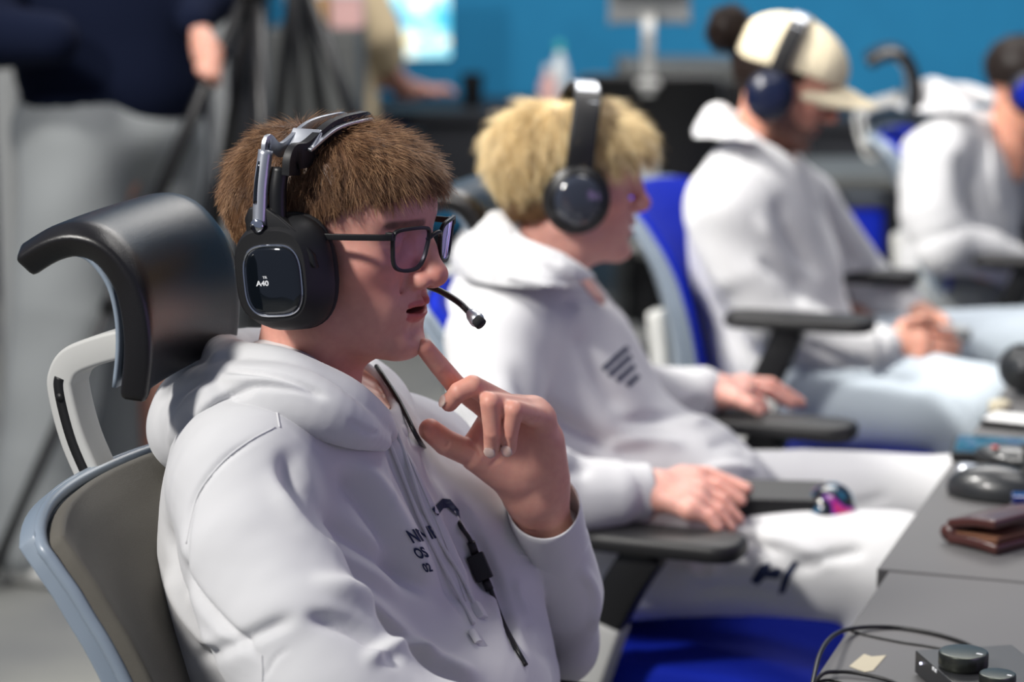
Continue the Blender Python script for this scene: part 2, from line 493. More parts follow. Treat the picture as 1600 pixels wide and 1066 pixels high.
# ------------------------------------------------------------------ heads  (x forward, y left, z up, metres from the ear level)
def head_mesh(h=0.0015, jaw=0.0, mouth_open=0.0035, beard=None, tone=(0.66, 0.36, 0.28), neck_to=(-0.035, 0, -0.20), neck_r=0.052,
              eye_open=0.0045, ears=True, blush=0.55, hair_tint=None, ear_hidden=False):
    f = Field((-0.135, -0.1, -0.215), (0.14, 0.1, 0.145), h)
    S = (-1, 1)
    f.ell((-0.012, 0, 0.036), (0.099, 0.074, 0.079), 0)
    f.ell((0.033, 0, 0.040), (0.063, 0.063, 0.056), 0.02)
    f.ell((0.060, 0, 0.045), (0.036, 0.050, 0.036), 0.02)
    f.ell((0.030, 0, -0.028), (0.053, 0.054, 0.074), 0.03)
    f.cone((-0.012, 0, -0.05), neck_to, neck_r-0.002, neck_r+0.004, 0.03)
    f.ell((0.024, 0, -0.072), (0.050, 0.044, 0.027), 0.03)
    for s in S:
        f.ell((0.048, s*0.042, -0.010), (0.028, 0.024, 0.022), 0.022)
        f.cone((0.004, s*0.047, -0.052), (0.012, s*0.045, -0.068), 0.014, 0.013, 0.03)
        f.cone((0.012, s*0.045, -0.068), (0.070, s*0.014, -0.088), 0.013, 0.012, 0.02)
        f.ell((0.050, s*0.030, -0.045), (0.030, 0.020, 0.032), 0.02)
        f.cone((0.01, s*0.036, -0.10), (-0.02, s*0.045, -0.06), 0.012, 0.014, 0.02)       # neck muscle
    f.ell((0.077+jaw, 0, -0.0855), (0.0195, 0.021, 0.0165), 0.018)
    f.ell((0.066, 0, -0.052), (0.029, 0.029, 0.030), 0.02)
    # brow
    for s in S:
        f.cone((0.080, s*0.012, 0.033), (0.064, s*0.047, 0.032), 0.0095, 0.008, 0.016)
        f.ell((0.090, s*0.032, 0.012), (0.014, 0.0175, 0.0115), 0.014, op='cut')
    # nose
    f.cone((0.086, 0, 0.026), (0.0975, 0, 0.004), 0.0080, 0.0076, 0.014)
    f.cone((0.0975, 0, 0.004), (0.1060, 0, -0.0170), 0.0076, 0.0100, 0.008)
    f.ell((0.1058, 0, -0.0210), (0.0122, 0.0118, 0.0104), 0.008)
    f.cone((0.100, 0, -0.028), (0.088, 0, -0.034), 0.006, 0.006, 0.008)
    for s in S:
        f.ell((0.0945, s*0.0140, -0.0250), (0.0125, 0.0074, 0.0088), 0.005)
        f.ell((0.101, s*0.0085, -0.0335), (0.0080, 0.0040, 0.0048), 0.002, op='cut')
        f.cone((0.088, s*0.022, -0.024), (0.073, s*0.034, -0.050), 0.0010, k=0.007, op='cut')
    # eyes: ball, lids
    for s in S:
        c = A([0.0700, s*0.0315, 0.0125])
        f.ell(c, (0.0138, 0.0150, 0.0128), 0.005)
        a = A([0.0865, s*0.020, 0.0100]); b = A([0.0765, s*0.0455, 0.0115]); m = A([0.0885, s*0.032, 0.0113])
        f.cone(a, m, 0.0008, eye_open/2, 0.001, op='cut'); f.cone(m, b, eye_open/2, 0.0008, 0.001, op='cut')
        f.ell(c, (0.0125, 0.0125, 0.0122), 0.0005)
        f.cone(c+A([0.0125, -s*0.011, 0.0055]), c+A([0.0095, s*0.013, 0.0050]), 0.0016, 0.0014, 0.002)
    # lips
    ml = -0.0535
    for s in S:
        f.path([(0.0935, 0, ml+0.0060), (0.0925, s*0.006, ml+0.0068), (0.0865, s*0.016, ml+0.0038), (0.0740, s*0.0265, ml+0.0012)], [0.0048, 0.005, 0.0042, 0.0018], 0.005)
        f.path([(0.0900, 0, ml-0.0070), (0.0885, s*0.008, ml-0.0066), (0.0835, s*0.017, ml-0.0040), (0.0740, s*0.0265, ml+0.0006)], [0.0062, 0.0060, 0.0045, 0.0018], 0.005)
    f.ell((0.090, 0, ml-0.0002), (0.021, 0.0245, mouth_open), 0.002, op='cut')
    f.ell((0.098, 0, -0.0405), (0.008, 0.003, 0.007), 0.006, op='cut')
    f.cone((0.0965, -0.012, -0.0735), (0.0965, 0.012, -0.0735), 0.0075, k=0.012, op='cut')
    if ears:
        for s in S:
            R = np.array(Euler((0, 0, -s*0.35)).to_matrix())
            c = A([-0.012, s*0.078, 0.002])
            f.ell(c, (0.018, 0.006, 0.031), 0.006, R)
            f.ell(c+A([0.004, s*0.004, -0.002]), (0.010, 0.005, 0.018), 0.004, R, op='cut')
            f.ell(c+A([0.004, -s*0.001, -0.024]), (0.009, 0.005, 0.010), 0.006, R)
    P, Fa = f.mesh(2)
    # colouring of the skin itself
    t = np.ones((len(P), 4), np.float32); t[:, :3] = tone
    def blend(w, c): t[:, :3] = t[:, :3]*(1-w[:, None])+np.asarray(c)*w[:, None]
    def g(c, r): return np.exp(-(((P-np.asarray(c))/np.asarray(r))**2).sum(1))
    tone = np.array(tone); red = tone*np.array([1.0, 0.62, 0.62])
    for s in S:
        blend(g((0.06, s*0.045, -0.02), (0.04, 0.03, 0.022))*blush, red)
    blend(g((0.112, 0, -0.022), (0.016, 0.016, 0.014))*blush*1.2, red)
    x, y, z = P.T
    lip = ((x-0.094)/0.022)**2+(y/0.0235)**2
    up = np.clip(1-np.abs(z-(ml+0.0050))/(0.0062*np.sqrt(np.clip(1-(y/0.025)**2, 0.02, 1))), 0, 1)
    lo = np.clip(1-np.abs(z-(ml-0.0062))/(0.0085*np.sqrt(np.clip(1-(y/0.025)**2, 0.02, 1))), 0, 1)
    lw = np.clip(np.maximum(up, lo)*3.5, 0, 1)*(np.abs(y) < 0.024)*(x > 0.07)
    blend(lw*0.95, tone*np.array([0.80, 0.34, 0.40]))
    inner = (np.abs(z-ml) < 0.004)*(x < 0.0895)*(x > 0.06)*(np.abs(y) < 0.017)
    blend(inner*0.85, (0.10, 0.015, 0.015))
    for s in S:
        c = A([0.0700, s*0.0315, 0.0125]); d = P-c; r = np.linalg.norm(d, axis=1)
        ball = (r < 0.01275) & (d[:, 0] > 0.006) & (np.abs(d[:, 2]+0.0013) < eye_open*0.62)
        blend(ball*1.0, (0.62, 0.56, 0.53))
        ir = ball & (np.hypot(d[:, 1]+s*0.000, d[:, 2]+0.002) < 0.0058)
        blend(ir*1.0, (0.05, 0.035, 0.03))
        brow = np.clip(1-np.abs(z-(0.0305-0.06*(np.abs(y)-0.03)**2*10))/0.0055, 0, 1)*np.clip((np.abs(y)-0.010)*150, 0, 1)*np.clip((0.056-np.abs(y))*150, 0, 1)*(x > 0.04)*(np.sign(y) == s)
        blend(np.clip(brow*2.2, 0, 1)*0.9, hair_tint if hair_tint else (0.10, 0.055, 0.035))
    if beard:
        w = np.clip((-0.030-z)/0.012, 0, 1)*np.clip((x-0.0-(-0.0))/0.02+0.2, 0, 1)*(z > -0.13)
        w = w*np.clip((np.abs(y)-0.0)*0+1, 0, 1)
        cheek = ((x-0.062)/0.03)**2+((z+0.028)/0.028)**2 < 1
        w = np.where(cheek & (np.abs(y) > 0.026), w*0.15, w)
        w = np.where(lw > 0.2, 0, w)
        must = (np.abs(z+0.040) < 0.006) & (np.abs(y) < 0.028) & (x > 0.07)
        w = np.maximum(w*0.9, must*0.75)
        blend(w, beard)
    return P, Fa, t
def set_tint(o, t):
    ca = o.data.color_attributes.new('tint', 'FLOAT_COLOR', 'POINT')
    ca.data.foreach_set('color', np.asarray(t, np.float32).ravel())
def head_matrix(px, py, Y, yaw, pitch=0.0, roll=0.0):
    """face looks along +x turned by yaw (about z); pitch > 0 looks down; roll about the face axis"""
    R = np.array((Matrix.Rotation(yaw, 3, 'Z') @ Matrix.Rotation(pitch, 3, 'Y') @ Matrix.Rotation(roll, 3, 'X')))
    return mk(R, at(px, py, Y))

def tri_sample(P, F, n, rg, weight=None):
    T = np.concatenate([F[:, [0, 1, 2]], F[:, [0, 2, 3]]]) if F.shape[1] == 4 else F
    cr = np.cross(P[T[:, 1]]-P[T[:, 0]], P[T[:, 2]]-P[T[:, 0]]); ar = np.linalg.norm(cr, axis=1)
    if weight is not None: ar = ar*weight[T].mean(1)
    i = rg.choice(len(T), n, p=ar/ar.sum()); u = rg.random((n, 2)); s = np.sqrt(u[:, 0])
    w = np.stack([1-s, s*(1-u[:, 1]), s*u[:, 1]], 1)
    pts = (P[T[i]]*w[:, :, None]).sum(1); N = normals(P, F)
    nn = (N[T[i]]*w[:, :, None]).sum(1); nn /= np.linalg.norm(nn, axis=1)[:, None]
    return pts, nn
def strands(pts, nn, flow, length, lift, thick, rg, seg=5, curl=0.0, droop=0.0, jitter=(0.20, 0.22)):
    """tapered three-sided hairs, one mesh"""
    n = len(pts); fl = flow-(flow*nn).sum(1)[:, None]*nn
    fl /= np.linalg.norm(fl, axis=1)[:, None]+1e-9
    jit = rg.normal(size=(n, 3))
    low = np.stack([np.sin(pts@A([170, 60, 90.])+1), np.sin(pts@A([-80, 150, 110.])+2), np.sin(pts@A([90, -120, 160.]))], 1)+0.7*np.sin(pts@A([410, 300, -350.]))[:, None]
    fl = fl+jitter[0]*jit+jitter[1]*low; fl /= np.linalg.norm(fl, axis=1)[:, None]
    C = [pts-nn*0.001]; d = fl+nn*lift[:, None]; d /= np.linalg.norm(d, axis=1)[:, None]
    p = C[0]
    for i in range(seg):
        p = p+d*(length/seg)[:, None]; C.append(p)
        d = d-nn*(lift*0.55/seg)[:, None]*1.4+A([0, 0, -droop/seg])+rg.normal(size=(n, 3))*curl
        d /= np.linalg.norm(d, axis=1)[:, None]
    C = np.stack(C, 1)                                   # n, seg+1, 3
    T = np.gradient(C, axis=1); T /= np.linalg.norm(T, axis=2)[..., None]+1e-9
    s1 = np.cross(T, nn[:, None, :]); s1 /= np.linalg.norm(s1, axis=2)[..., None]+1e-9
    s2 = np.cross(T, s1)
    w = (thick[:, None]*np.linspace(1, 0.25, seg+1)[None, :])[..., None]
    ring = [C+w*(math.cos(a)*s1+math.sin(a)*s2) for a in (0.3, 0.3+2.094, 0.3+4.189)]
    V = np.stack(ring, 2)                                # n, seg+1, 3 ring, 3
    base = np.arange(n)[:, None, None]*(seg+1)*3+np.arange(seg)[None, :, None]*3
    q = np.arange(3)[None, None, :]; q2 = (q+1) % 3
    F = np.stack([base+q, base+q2, base+3+q2, base+3+q], -1).reshape(-1, 4)
    shade = np.repeat(rg.random(n), (seg+1)*3)
    return V.reshape(-1, 3), F, shade
def hair_mat(name, dark, mid, light, rough=0.42):
    m = bpy.data.materials.new(name); m.use_nodes = True; nt = m.node_tree; b = nt.nodes['Principled BSDF']
    a = nt.nodes.new('ShaderNodeAttribute'); a.attribute_name = 'shade'
    r = nt.nodes.new('ShaderNodeValToRGB'); e = r.color_ramp.elements
    e[0].color = (*dark, 1); e[0].position = 0.0; e[1].color = (*light, 1); e[1].position = 1.0
    x = e.new(0.5); x.color = (*mid, 1)
    nt.links.new(a.outputs['Fac'], r.inputs[0]); nt.links.new(r.outputs[0], b.inputs['Base Color'])
    b.inputs['Roughness'].default_value = rough; b.inputs['Specular IOR Level'].default_value = 0.3
    MAT[name] = m
hair_mat('brown_hair', (0.040, 0.018, 0.010), (0.22, 0.112, 0.056), (0.55, 0.34, 0.19))
hair_mat('blond_hair', (0.50, 0.34, 0.14), (0.80, 0.62, 0.33), (0.95, 0.84, 0.58))
hair_mat('dark_hair', (0.010, 0.006, 0.005), (0.022, 0.013, 0.010), (0.05, 0.032, 0.024))
def set_shade(o, s):
    a = o.data.attributes.new('shade', 'FLOAT', 'POINT'); a.data.foreach_set('value', np.asarray(s, np.float32))
def hair_object(M, parent, material, shell, seed, n, flow_fn, len_fn, lift_fn, dens_fn, thick=0.00022, curl=0.02, droop=0.0, shell_shade=0.25, name='hair', extra=None, jitter=(0.20, 0.22)):
    rg = np.random.default_rng(seed)
    P, F = shell; w = dens_fn(P)
    pts, nn = tri_sample(P, F, n, rg, w)
    L = len_fn(pts)*rg.uniform(0.55, 1.35, n)
    V, Fs, sh = strands(pts, nn, flow_fn(pts), L, lift_fn(pts)*rg.uniform(0.6, 1.5, n), np.full(n, thick)*rg.uniform(0.8, 1.3, n), rg, curl=curl, droop=droop, jitter=jitter)
    if extra is not None:
        V2, F2, s2 = extra(rg); Fs = np.concatenate([Fs, F2+len(V)]); V = np.concatenate([V, V2]); sh = np.concatenate([sh, s2])
    # clumps: neighbours share their shade
    cl = 0.5+0.5*np.sin(V@A([310, 90, 60.])+2*np.sin(V@A([60, 260, -120.]))); sh = 0.6*sh+0.4*cl
    Va = np.concatenate([P, V]); Fa = np.concatenate([F, Fs+len(P)])
    o = obj(name, xf(M, Va), Fa, material, parent)
    set_shade(o, np.concatenate([np.full(len(P), shell_shade), sh]))
    return o

# ------------------------------------------------------------------ headsets and glasses (built in the frame of the head)
def loft(rings, M, n=40):
    """rings: (offset, cx, cz, half w, half h, exponent, skew); axis -y of the head for side=-1"""
    V = []
    a = np.arange(n)/n*2*math.pi
    for (off, cx, cz, hw, hh, ex) in rings:
        c, s = np.cos(a), np.sin(a)
        x = cx+hw*np.sign(c)*np.abs(c)**(2/ex); z = cz+hh*np.sign(s)*np.abs(s)**(2/ex)
        V.append(np.stack([x, np.full(n, off), z], 1))
    V = np.concatenate(V); F = []
    m = len(rings)
    for i in range(m-1):
        for q in range(n): F.append((i*n+q, i*n+(q+1) % n, (i+1)*n+(q+1) % n, (i+1)*n+q))
    F.append(tuple(range(n))[::-1]); F.append(tuple((m-1)*n+q for q in range(n)))
    return xf(M, V), F
def text_verts(body, size):
    cu = bpy.data.curves.new('lettering', 'FONT'); cu.body = body; cu.size = size; cu.align_x = 'CENTER'; cu.align_y = 'CENTER'
    cu.offset = size*0.032
    t = bpy.data.objects.new('lettering', cu); COL.objects.link(t)
    dg = bpy.context.evaluated_depsgraph_get(); me = t.evaluated_get(dg).to_mesh()
    V = np.array([v.co[:] for v in me.vertices]); F = [tuple(p.vertices) for p in me.polygons]
    t.evaluated_get(dg).to_mesh_clear(); bpy.data.objects.remove(t); bpy.data.curves.remove(cu)
    return V, F
def boom_headset(M, label, group=None):
    """box shaped cups with a gloss tag, metal sliders, twin headband, boom microphone"""
    hs = thing('headset', label, 'headset', tuple(xf(M, [(0, 0, 0.13)])[0]), 0, group)
    # headband: thin metal arch at the back, padded arch in front of it
    def arch(dx0, dx1, z0, top, w0, w1):
        P = [(dx0, -w0, z0), (dx0+0.001, -w0+0.002, z0+0.016), (dx0+0.006, -w1, top-0.022), (dx0*0.4+dx1*0.6, -w1*0.52, top-0.005), (dx1, 0, top)]
        P += [(p[0], -p[1], p[2]) for p in P[-2::-1]]
        return np.array(P)
    a1 = arch(-0.024, 0.000, 0.090, 0.1190, 0.101, 0.082)
    b = MB(); V, F = tube(a1, 0.0045, n=60, section=[(-1.5, -.45), (1.5, -.45), (1.5, .45), (-1.5, .45)], up=(1, 0, 0)); b.add(xf(M, V), F)
    b.build('metal_arch', 'brushed_metal', hs, bevel=0.001)
    a2 = arch(-0.002, 0.024, 0.076, 0.1165, 0.093, 0.074)
    sec = [(-0.32, -1), (0.32, -1), (0.32, 1), (-0.32, 1)]
    b = MB(); V, F = tube(a2, 0.0118, n=60, section=[(y, x) for x, y in sec], up=(1, 0, 0)); b.add(xf(M, V), F)
    hb = b.build('headband', 'matte_black_plastic', hs, bevel=0.0015)
    a3 = a2*A([1, 1.045, 1.0])+A([0.0, 0, 0.0045])
    b = MB(); V, F = tube(a3[2:-2], 0.0080, n=50, section=[(-0.18, -1), (.18, -1), (.18, 1), (-.18, 1)], up=(1, 0, 0)); b.add(xf(M, V), F)
    b.build('headband_trim', 'brushed_metal', hb, bevel=0.0006)
    for s in (-1, 1):
        b = MB().add(*box(xf(M, [(-0.002, s*0.066, 0.107)])[0], (0.030, 0.022, 0.005), M[:3, :3]@rot((1, 0, 0), -s*0.75)))
        b.build('arch_bridge', 'brushed_metal', hs, bevel=0.0015)
    for s in (-1, 1):
        # slider tube with its slot
        b = MB(); V, F = tube([(-0.0240, s*0.101, 0.098), (-0.0250, s*0.107, 0.066), (-0.0235, s*0.112, 0.030)], 0.0068, n=16, up=(1, 0, 0), seg=18); b.add(xf(M, V), F)
        sl = b.build('slider_tube', 'brushed_metal', hs)
        b = MB(); V, F = tube([(-0.0262, s*0.1075, 0.088), (-0.0270, s*0.1125, 0.066), (-0.0265, s*0.1150, 0.050)], 0.0024, n=10, up=(1, 0, 0)); b.add(xf(M, V), F)
        b.build('slider_slot', 'gloss_black', sl)
        b = MB(); V, F = tube([(-0.012, s*0.095, 0.082), (-0.012, s*0.100, 0.060), (-0.010, s*0.102, 0.030)], 0.0085, n=12, up=(1, 0, 0), seg=10); b.add(xf(M, V), F)
        b.build('slider_rail', 'black_plastic', hs)
        # ear cup: inner cushion, shell, bezel
        T = M @ mk(rot((0, 1, 0), -0.13), (-0.003, 0, -0.015))
        r = [(s*y, cx, cz, w, h, e) for (y, cx, cz, w, h, e) in [(0.072, .000, 0, .036, .047, 2.4), (0.074, .000, 0, .043, .053, 2.4), (0.080, 0, 0, .0455, .0555, 2.5), (0.086, 0, 0, .044, .054, 2.6), (0.088, 0, 0, .040, .050, 2.6)]]
        V, F = loft(r, T); MB().add(V, F).build('ear_cushion', 'black_fabric', hs)
        r = [(s*y, cx, cz, w, h, e) for (y, cx, cz, w, h, e) in [(0.086, 0, 0, .040, .050, 2.6), (0.087, 0, 0, .0445, .0540, 2.7), (0.096, -.001, 0, .0440, .0535, 2.8), (0.106, -.004, 0, .0405, .0490, 2.9), (0.114, -.006, 0, .0375, .0440, 3.0), (0.1165, -.006, 0, .0355, .0420, 3.0), (0.1165, -.006, 0, .028, .034, 3.0)]]
        V, F = loft(r, T); cup = MB().add(V, F).build('ear_cup', 'matte_black_plastic', hs, autosmooth=0.5)
        cx, cz = -.004, -.004
        r = [(s*y, cx, cz, w, h, e) for (y, w, h, e) in [(0.1150, .0302, .0338, 3.2), (0.1180, .0300, .0336, 3.2), (0.1188, .0292, .0328, 3.2), (0.1184, .0282, .0318, 3.2), (0.1165, .0276, .0313, 3.2)]]
        V, F = loft(r, T, 56); MB().add(V, F).build('chrome_rim', 'chrome', cup, autosmooth=0.6)
        r = [(s*y, cx, cz, w, h, e) for (y, w, h, e) in [(0.1160, .0280, .0317, 3.2), (0.1180, .0276, .0313, 3.2), (0.1192, .023, .028, 3.0), (0.1197, .012, .015, 2.6), (0.1198, .002, .002, 2)]]
        V, F = loft(r, T, 56); tag = MB().add(V, F).build('speaker_tag', 'gloss_black', cup)
        if s < 0:
            for (txt, size, dx, dz) in (('A40', 0.0066, -0.0095, -0.002), ('TR', 0.0032, -0.0065, 0.0035)):
                V, F = text_verts(txt, size)
                V = np.stack([V[:, 0]*1.15+cx+dx, np.full(len(V), -0.12005), V[:, 1]+cz+dz], 1)
                obj('lettering', xf(T, V), F, 'print_white', tag, smooth=False)
        # yoke between slider and cup
        b = MB()
        poly = [(-.043, .000), (-.038, .022), (-.029, .038), (-.030, .050), (-.024, .060), (-.010, .062), (.006, .050), (.022, .036), (.036, .014), (.038, .000), (.028, .010), (-.002, .033), (-.032, .010)]
        V, F = prism(poly, .012, np.stack([T[:3, 0], T[:3, 2], T[:3, 1]*s], 1), xf(T, [(0.000, s*0.106, 0.004)])[0])
        b.add(V, F); yk = b.build('yoke', 'black_plastic', hs, bevel=0.002)
        V, F = lathe([(0.0055, -0.002), (0.0065, 0), (0.0065, 0.003), (0.0045, 0.0042)], xf(M, [(-0.0235, s*0.1155, 0.030)])[0], np.stack([M[:3, 0], M[:3, 2], M[:3, 1]*s], 1), 20)
        MB().add(V, F).build('pivot_cap', 'chrome', yk)
    return hs
def round_headset(M, label, cup_mat='black_plastic', cap_mat='gloss_black', r0=0.040, band=0.016, group=None, trim=None):
    hs = thing('headset', label, 'headset', tuple(xf(M, [(0, 0, 0.14)])[0]), 0, group)
    P = [(-0.012, -0.098, 0.03), (-0.010, -0.097, 0.075), (-0.004, -0.075, 0.118), (0.0, -0.036, 0.138), (0.0, 0, 0.142)]
    P = np.array(P+[(p[0], -p[1], p[2]) for p in P[-2::-1]])
    V, F = tube(P, band, n=60, section=[(-.28, -1), (.28, -1), (.28, 1), (-.28, 1)], up=(1, 0, 0))
    hb = MB().add(xf(M, V), F).build('headband', 'matte_black_plastic', hs, bevel=0.003)
    V, F = tube(P[2:-2]+A([0, 0, 0.005]), band*0.85, n=40, section=[(-.12, -1), (.12, -1), (.12, 1), (-.12, 1)], up=(1, 0, 0))
    MB().add(xf(M, V), F).build('headband_trim', trim or 'brushed_metal', hb, bevel=0.001)
    for s in (-1, 1):
        T = M @ mk(rot((0, 1, 0), -0.05), (-0.012, 0, -0.008))
        r = [(s*y, 0, 0, w*r0, w*r0*1.08, 2) for y, w in [(0.072, .8), (0.074, 1.0), (0.084, 1.04), (0.090, .95)]]
        V, F = loft(r, T); MB().add(V, F).build('ear_cushion', 'black_fabric', hs)
        r = [(s*y, 0, 0, w*r0, w*r0*1.05, 2) for y, w in [(0.088, .9), (0.090, 1.0), (0.103, 1.0), (0.112, .86), (0.114, .78), (0.112, .74)]]
        V, F = loft(r, T); cup = MB().add(V, F).build('ear_cup', cup_mat, hs, autosmooth=0.5)
        r = [(s*y, 0, 0, w*r0, w*r0*1.05, 2) for y, w in [(0.110, .76), (0.114, .74), (0.117, .5), (0.1185, .2), (0.1186, .02)]]
        V, F = loft(r, T); MB().add(V, F).build('cup_cap', cap_mat, cup)
    return hs
def glasses(M, label):
    M = M @ mk(rot((0, 0, 1), -0.07)*1.05, (0, -0.003, 0.002))
    g = thing('glasses', label, 'glasses', tuple(xf(M, [(0.1, 0, 0.01)])[0]))
    fr = None
    b = MB(); lenses = []
    for s in (-1, 1):
        # outline in the lens plane: u outward, v up
        o = [(-.0225, .010), (-.019, .0165), (-.008, .0190), (.008, .0195), (.0205, .0185), (.0245, .0140), (.0235, .002), (.0205, -.011), (.014, -.0170), (.002, -.0188), (-.010, -.0172), (-.0175, -.011), (-.0212, 0.0)]
        o = smooth_path([(u, v, 0) for u, v in o], 60, True)[:, :2]
        def to3(q):
            u = q[:, 0]; v = q[:, 1]
            return np.stack([0.1005-0.006*(u/0.025)-0.0035*(u/0.025)**2+0.12*v, s*(0.0345+u), 0.0075+v], 1)
        V, F = tube(to3(o), 0.0013, closed=True, section=[(-1.2, -1.3), (1.2, -1.3), (1.2, 1.3), (-1.2, 1.3)], up=(1, 0, 0)); b.add(xf(M, V), F)
        c = o.mean(0); rings = [to3(c+(o-c)*k) for k in (0.985, 0.66, 0.33)]
        n = len(o); V = np.concatenate(rings+[to3(c[None])]); F = []
        for i in range(2):
            for q in range(n): F.append((i*n+q, i*n+(q+1) % n, (i+1)*n+(q+1) % n, (i+1)*n+q))
        for q in range(n): F.append((2*n+q, 2*n+(q+1) % n, 3*n))
        lenses.append((xf(M, V), F))
        b.add(*[xf(M, box((0.0905, s*0.0600, 0.0215), (0.007, 0.007, 0.007))[0]), box((0, 0, 0), (1, 1, 1))[1]])
    V, F = tube([(0.1030, -.0135, 0.0140), (0.1065, -0.005, 0.0190), (0.1065, 0.005, 0.0190), (0.1030, .0135, 0.0140)], 0.0021, n=14); b.add(xf(M, V), F)
    b.build('rims', 'black_plastic', g, bevel=0.0005)
    for V, F in lenses: obj('lens', V, F, 'spectacle_lens', g)
    for s in (-1, 1):
        V, F = tube([(0.0930, s*0.0625, 0.0210), (0.082, s*0.068, 0.0205), (0.045, s*0.0765, 0.0185), (0.0, s*0.0800, 0.016), (-0.02, s*0.0795, 0.006)], 0.0023, n=24, section=[(-.7, -1.2), (.7, -1.2), (.7, 1.2), (-.7, 1.2)])
        MB().add(xf(M, V), F).build('temple', 'black_plastic', g, bevel=0.0005)
    return g
def lens_mat():
    m = bpy.data.materials.new('spectacle_lens'); m.use_nodes = True; nt = m.node_tree
    for n in list(nt.nodes): nt.nodes.remove(n)
    out = nt.nodes.new('ShaderNodeOutputMaterial'); mx = nt.nodes.new('ShaderNodeMixShader')
    tr = nt.nodes.new('ShaderNodeBsdfTransparent'); gl = nt.nodes.new('ShaderNodeBsdfGlossy')
    tr.inputs[0].default_value = (0.84, 0.80, 0.97, 1); gl.inputs[0].default_value = (0.55, 0.5, 1.0, 1); gl.inputs['Roughness'].default_value = 0.02
    fr = nt.nodes.new('ShaderNodeFresnel'); fr.inputs[0].default_value = 1.5
    nt.links.new(fr.outputs[0], mx.inputs[0]); nt.links.new(tr.outputs[0], mx.inputs[1]); nt.links.new(gl.outputs[0], mx.inputs[2])
    nt.links.new(mx.outputs[0], out.inputs[0]); MAT['spectacle_lens'] = m
lens_mat()

